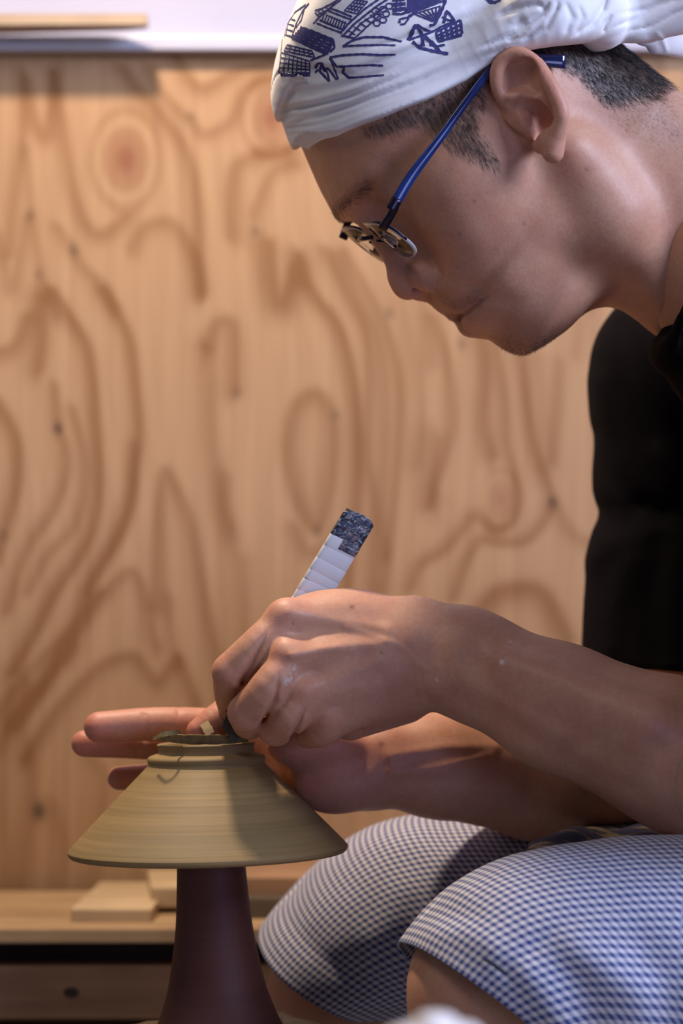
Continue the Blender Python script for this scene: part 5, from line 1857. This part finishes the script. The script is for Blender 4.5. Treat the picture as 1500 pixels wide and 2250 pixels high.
def bar(name, pts, hts, ths, side, mat, sub=6):
    """flat bar along points: side = thin direction"""
    p, h_ = crom(pts, hts, sub); _, t_ = crom(pts, ths, sub)
    V, Q = [], []
    N = len(p)
    prof = [(-1, -.55), (-.8, -1), (.8, -1), (1, -.55), (1, .55), (.8, 1), (-.8, 1), (-1, .55)]
    n = len(prof)
    for i in range(N):
        t = p[min(i + 1, N - 1)] - p[max(i - 1, 0)]; t /= np.linalg.norm(t)
        s = np.asarray(side, float); s = s - t * (s @ t); s /= np.linalg.norm(s)
        u = np.cross(s, t)
        for a, b_ in prof: V.append(p[i] + u * a * h_[i] / 2 + s * b_ * t_[i] / 2)
    for i in range(N - 1):
        for j in range(n):
            k_ = (j + 1) % n
            Q.append((i * n + j, i * n + k_, (i + 1) * n + k_, (i + 1) * n + j))
    T = []
    for base, fl in ((0, 1), ((N - 1) * n, 0)):
        for j in range(1, n - 1):
            T.append((base, base + j + 1, base + j) if fl else (base, base + j, base + j + 1))
    return gpart(name, V, Q, mat, True, T)


NC = H(852, 530, 33.0)
FC = P(800, 541, (NC[1] - D0) + 63)
GX = NC - FC; GX /= np.linalg.norm(GX)                   # towards the near side
GD = HD - GX * (HD @ GX); GD /= np.linalg.norm(GD)
GN = np.cross(GX, GD)
if GN @ HF < 0: GN = -GN


def lens(c, sgn):
    out = []
    N = 64
    for k_ in range(N):
        a = 2 * math.pi * k_ / N
        x, y = math.cos(a), math.sin(a)
        x = math.copysign(abs(x) ** 0.72, x) * 23.5
        y = math.copysign(abs(y) ** 0.72, y) * 14.6
        y += 1.2 * (x * sgn / 24)
        out.append((x, y))
    rows = [0.0, .35, .7, .95, 1.0]
    V, Q, T = [], [], []
    for side in (1, -1):
        for r in rows[1:]:
            for x, y in out:
                X, Y = x * r, y * r
                bow = -(X * X) / 180.0 - (Y * Y) / 260.0
                V.append(c + GX * X + GD * Y + GN * (bow + side * 0.75))
    for s in (0, 1):
        o_ = s * 4 * N
        for r in range(2 if s == 0 else 3):
            for j in range(N):
                k_ = (j + 1) % N
                q = (o_ + r * N + j, o_ + r * N + k_, o_ + (r + 1) * N + k_, o_ + (r + 1) * N + j)
                Q.append(q if s == 0 else q[::-1])
        cc = len(V); V.append(c + GN * (0.75 if s == 0 else -0.75))
        for j in range(N):
            k_ = (j + 1) % N
            T.append((cc, o_ + j, o_ + k_) if s == 0 else (cc, o_ + k_, o_ + j))
    edge = []
    ln = gpart('lens', V, Q, m_lens, True, T)
    for j in range(N):
        k_ = (j + 1) % N
        edge.append((3 * N + j, 3 * N + k_, 7 * N + k_, 7 * N + j))
        edge.append((2 * N + j, 2 * N + k_, 3 * N + k_, 3 * N + j))
    used = list(range(2 * N, 4 * N)) + list(range(7 * N, 8 * N))
    mp_ = {v: i for i, v in enumerate(used)}
    e = gpart('lens_edge', [V[v] for v in used], [[mp_[v] for v in q] for q in edge], m_edge)
    # dark rim along the upper edge
    ring = [c + GX * x * 1.01 + GD * y * 1.02 + GN * (-(x * x) / 180 - (y * y) / 260) for x, y in out]
    up = [ring[i % N] for i in range(N // 2 + 1 - 2, N + 3)]
    rim = tube_mesh('rim', up[::2], 0.65, m_met, 8, 2)
    me = rim.data
    co = np.empty(len(me.vertices) * 3, dtype=np.float32); me.vertices.foreach_get('co', co)
    me.vertices.foreach_set('co', (co.reshape(-1, 3) - GLL).astype(np.float32).ravel())
    rim.parent = gl_root
    return ln


lens(NC, 1); lens(FC, -1)


def gtube(name, pts, r, mat, sub=5):
    o = tube_mesh(name, pts, r, mat, 10, sub)
    me = o.data
    co = np.empty(len(me.vertices) * 3, dtype=np.float32); me.vertices.foreach_get('co', co)
    me.vertices.foreach_set('co', (co.reshape(-1, 3) - GLL).astype(np.float32).ravel())
    o.parent = gl_root
    return o


BRc = (NC + FC) / 2
gtube('bridge', [NC - GX * 22 - GD * 5, BRc + GX * 5 - GD * 8 + GN * 3, BRc - GX * 5 - GD * 8 + GN * 3, FC + GX * 22 - GD * 5], 1.2, m_met)
for c, s in ((NC, -1), (FC, 1)):
    gtube('pad_arm', [c + GX * s * 22 - GD * 2, c + GX * s * 24 + GD * 2 - GN * 3, c + GX * s * 25 + GD * 6 - GN * 5], 0.7, m_met)
    pb = bmesh.new(); bmesh.ops.create_uvsphere(pb, u_segments=14, v_segments=10, radius=1.0)
    Vp = [np.array(c + GX * s * 25.2 + GD * 6 - GN * 5.4 + GX * v.co.x * 1.1 + GD * v.co.y * 5 + GN * v.co.z * 2.6) for v in pb.verts]
    Qp = [[v.index for v in f.verts] for f in pb.faces if len(f.verts) == 4]; Tp = [[v.index for v in f.verts] for f in pb.faces if len(f.verts) == 3]
    pb.verts.index_update()
    gpart('nose_pad', Vp, Qp, simple('pad', (0.30, 0.25, 0.22), 0.3), True, Tp)
    pb.free()
for c, s in ((NC, 1), (FC, -1)):
    MIR = (lambda q: q) if s == 1 else (lambda q: q - 2 * ((q - BRc) @ GX) * GX)
    hin = H(868, 455, 67.5)
    e0 = NC + GX * 22.5 - GD * 9.5
    bar('end_piece', [MIR(e0), MIR((e0 + hin) / 2 + GX * 1.2), MIR(hin)], [5.0, 4.2, 4.2], [2.6, 2.4, 2.6], GX if s == 1 else GX, m_met)
    h2 = bar('hinge', [MIR(H(858, 462, 68)), MIR(H(872, 438, 68.8))], [5.6, 5.6], [3.6, 3.6], GX, m_met)
    path = [H(868, 446, 68.8), H(905, 385, 72), H(965, 305, 76.5), H(1022, 226, 79), H(1066, 168, 79.5), H(1100, 132, 78.5), H(1145, 124, 76.5), H(1190, 132, 77.5), H(1241, 136, 77)]
    bar('temple_arm', [MIR(p) for p in path], [5.6, 5.4, 4.4, 4.0, 4.2, 4.6, 5.4, 6.4, 7.2], [2.2] * 9, GX, m_arm)

# ------------------------------------------------------------------ stool under the potter
sx, sy = W(2720, 2240, 20).x, W(2720, 2240, 20).y
zs = W(2720, 2240, 20).z - 0.107
stool = empty('stool', (sx, sy, 0), 'low round wooden stool under the potter', 'stool')


def spart(o):
    o.parent = stool
    return o


spart(lathe('seat', [(0.0001, zs - 0.03), (0.15, zs - 0.03), (0.156, zs - 0.025), (0.156, zs - 0.004), (0.152, zs), (0.0001, zs)], pine, 48))
for k_ in range(3):
    a = k_ * 2.094 + 0.5
    o = lathe('leg', [(0.0001, 0.0), (0.016, 0.0), (0.02, zs - 0.029), (0.0001, zs - 0.029)], pine, 16)
    o.location = (0.11 * math.cos(a), 0.11 * math.sin(a), 0)
    spart(o)

# ------------------------------------------------------------------ pale cloth close to the lens
tops = [U(el(P(950, 2320, -560), (15, 24, 12)), 0), U(el(P(915, 2335, -550), (15, 22, 10)), 8), U(el(P(990, 2338, -560), (14, 22, 11)), 8),
        G(img_dist([(860, 2240), (930, 2270), (1020, 2240)], -900, 0), 3, 1.6), G(img_dist([(900, 2230), (960, 2300)], -900, 0), 3, 1.4)]
b = bounds([(700, 2150), (1200, 2480)], -640, -480)
cv, cq = sdf_mesh(tops, b[0], b[1], 1.6)
if FLIP: cq = cq[:, ::-1].copy()
tag(obj('towel', mesh_np('towel', toW(cv), cq), simple('white_towel', (0.72, 0.72, 0.74), 0.9, nscale=120, namt=0.06, bmp=0.2)), 'crumpled white towel in front of the near shin, out of focus', 'towel')
tz = toW(cv)[:, 2].min(); tcx, tcy = toW(cv)[:, 0].mean(), toW(cv)[:, 1].mean()
stand = empty('side_stand', (tcx, tcy, 0), 'small square stand holding the white towel in front of the wheel', 'stand')
o = box_obj('stand_top', (tcx - 0.06, tcy - 0.06, tz - 0.014), (tcx + 0.06, tcy + 0.06, tz + 0.001), grey_wood); o.parent = stand; o.location -= stand.location
for a in (-1, 1):
    for c in (-1, 1):
        o = box_obj('leg', (tcx + a * 0.05 - 0.007, tcy + c * 0.05 - 0.007, 0), (tcx + a * 0.05 + 0.007, tcy + c * 0.05 + 0.007, tz - 0.014), grey_wood); o.parent = stand; o.location -= stand.location
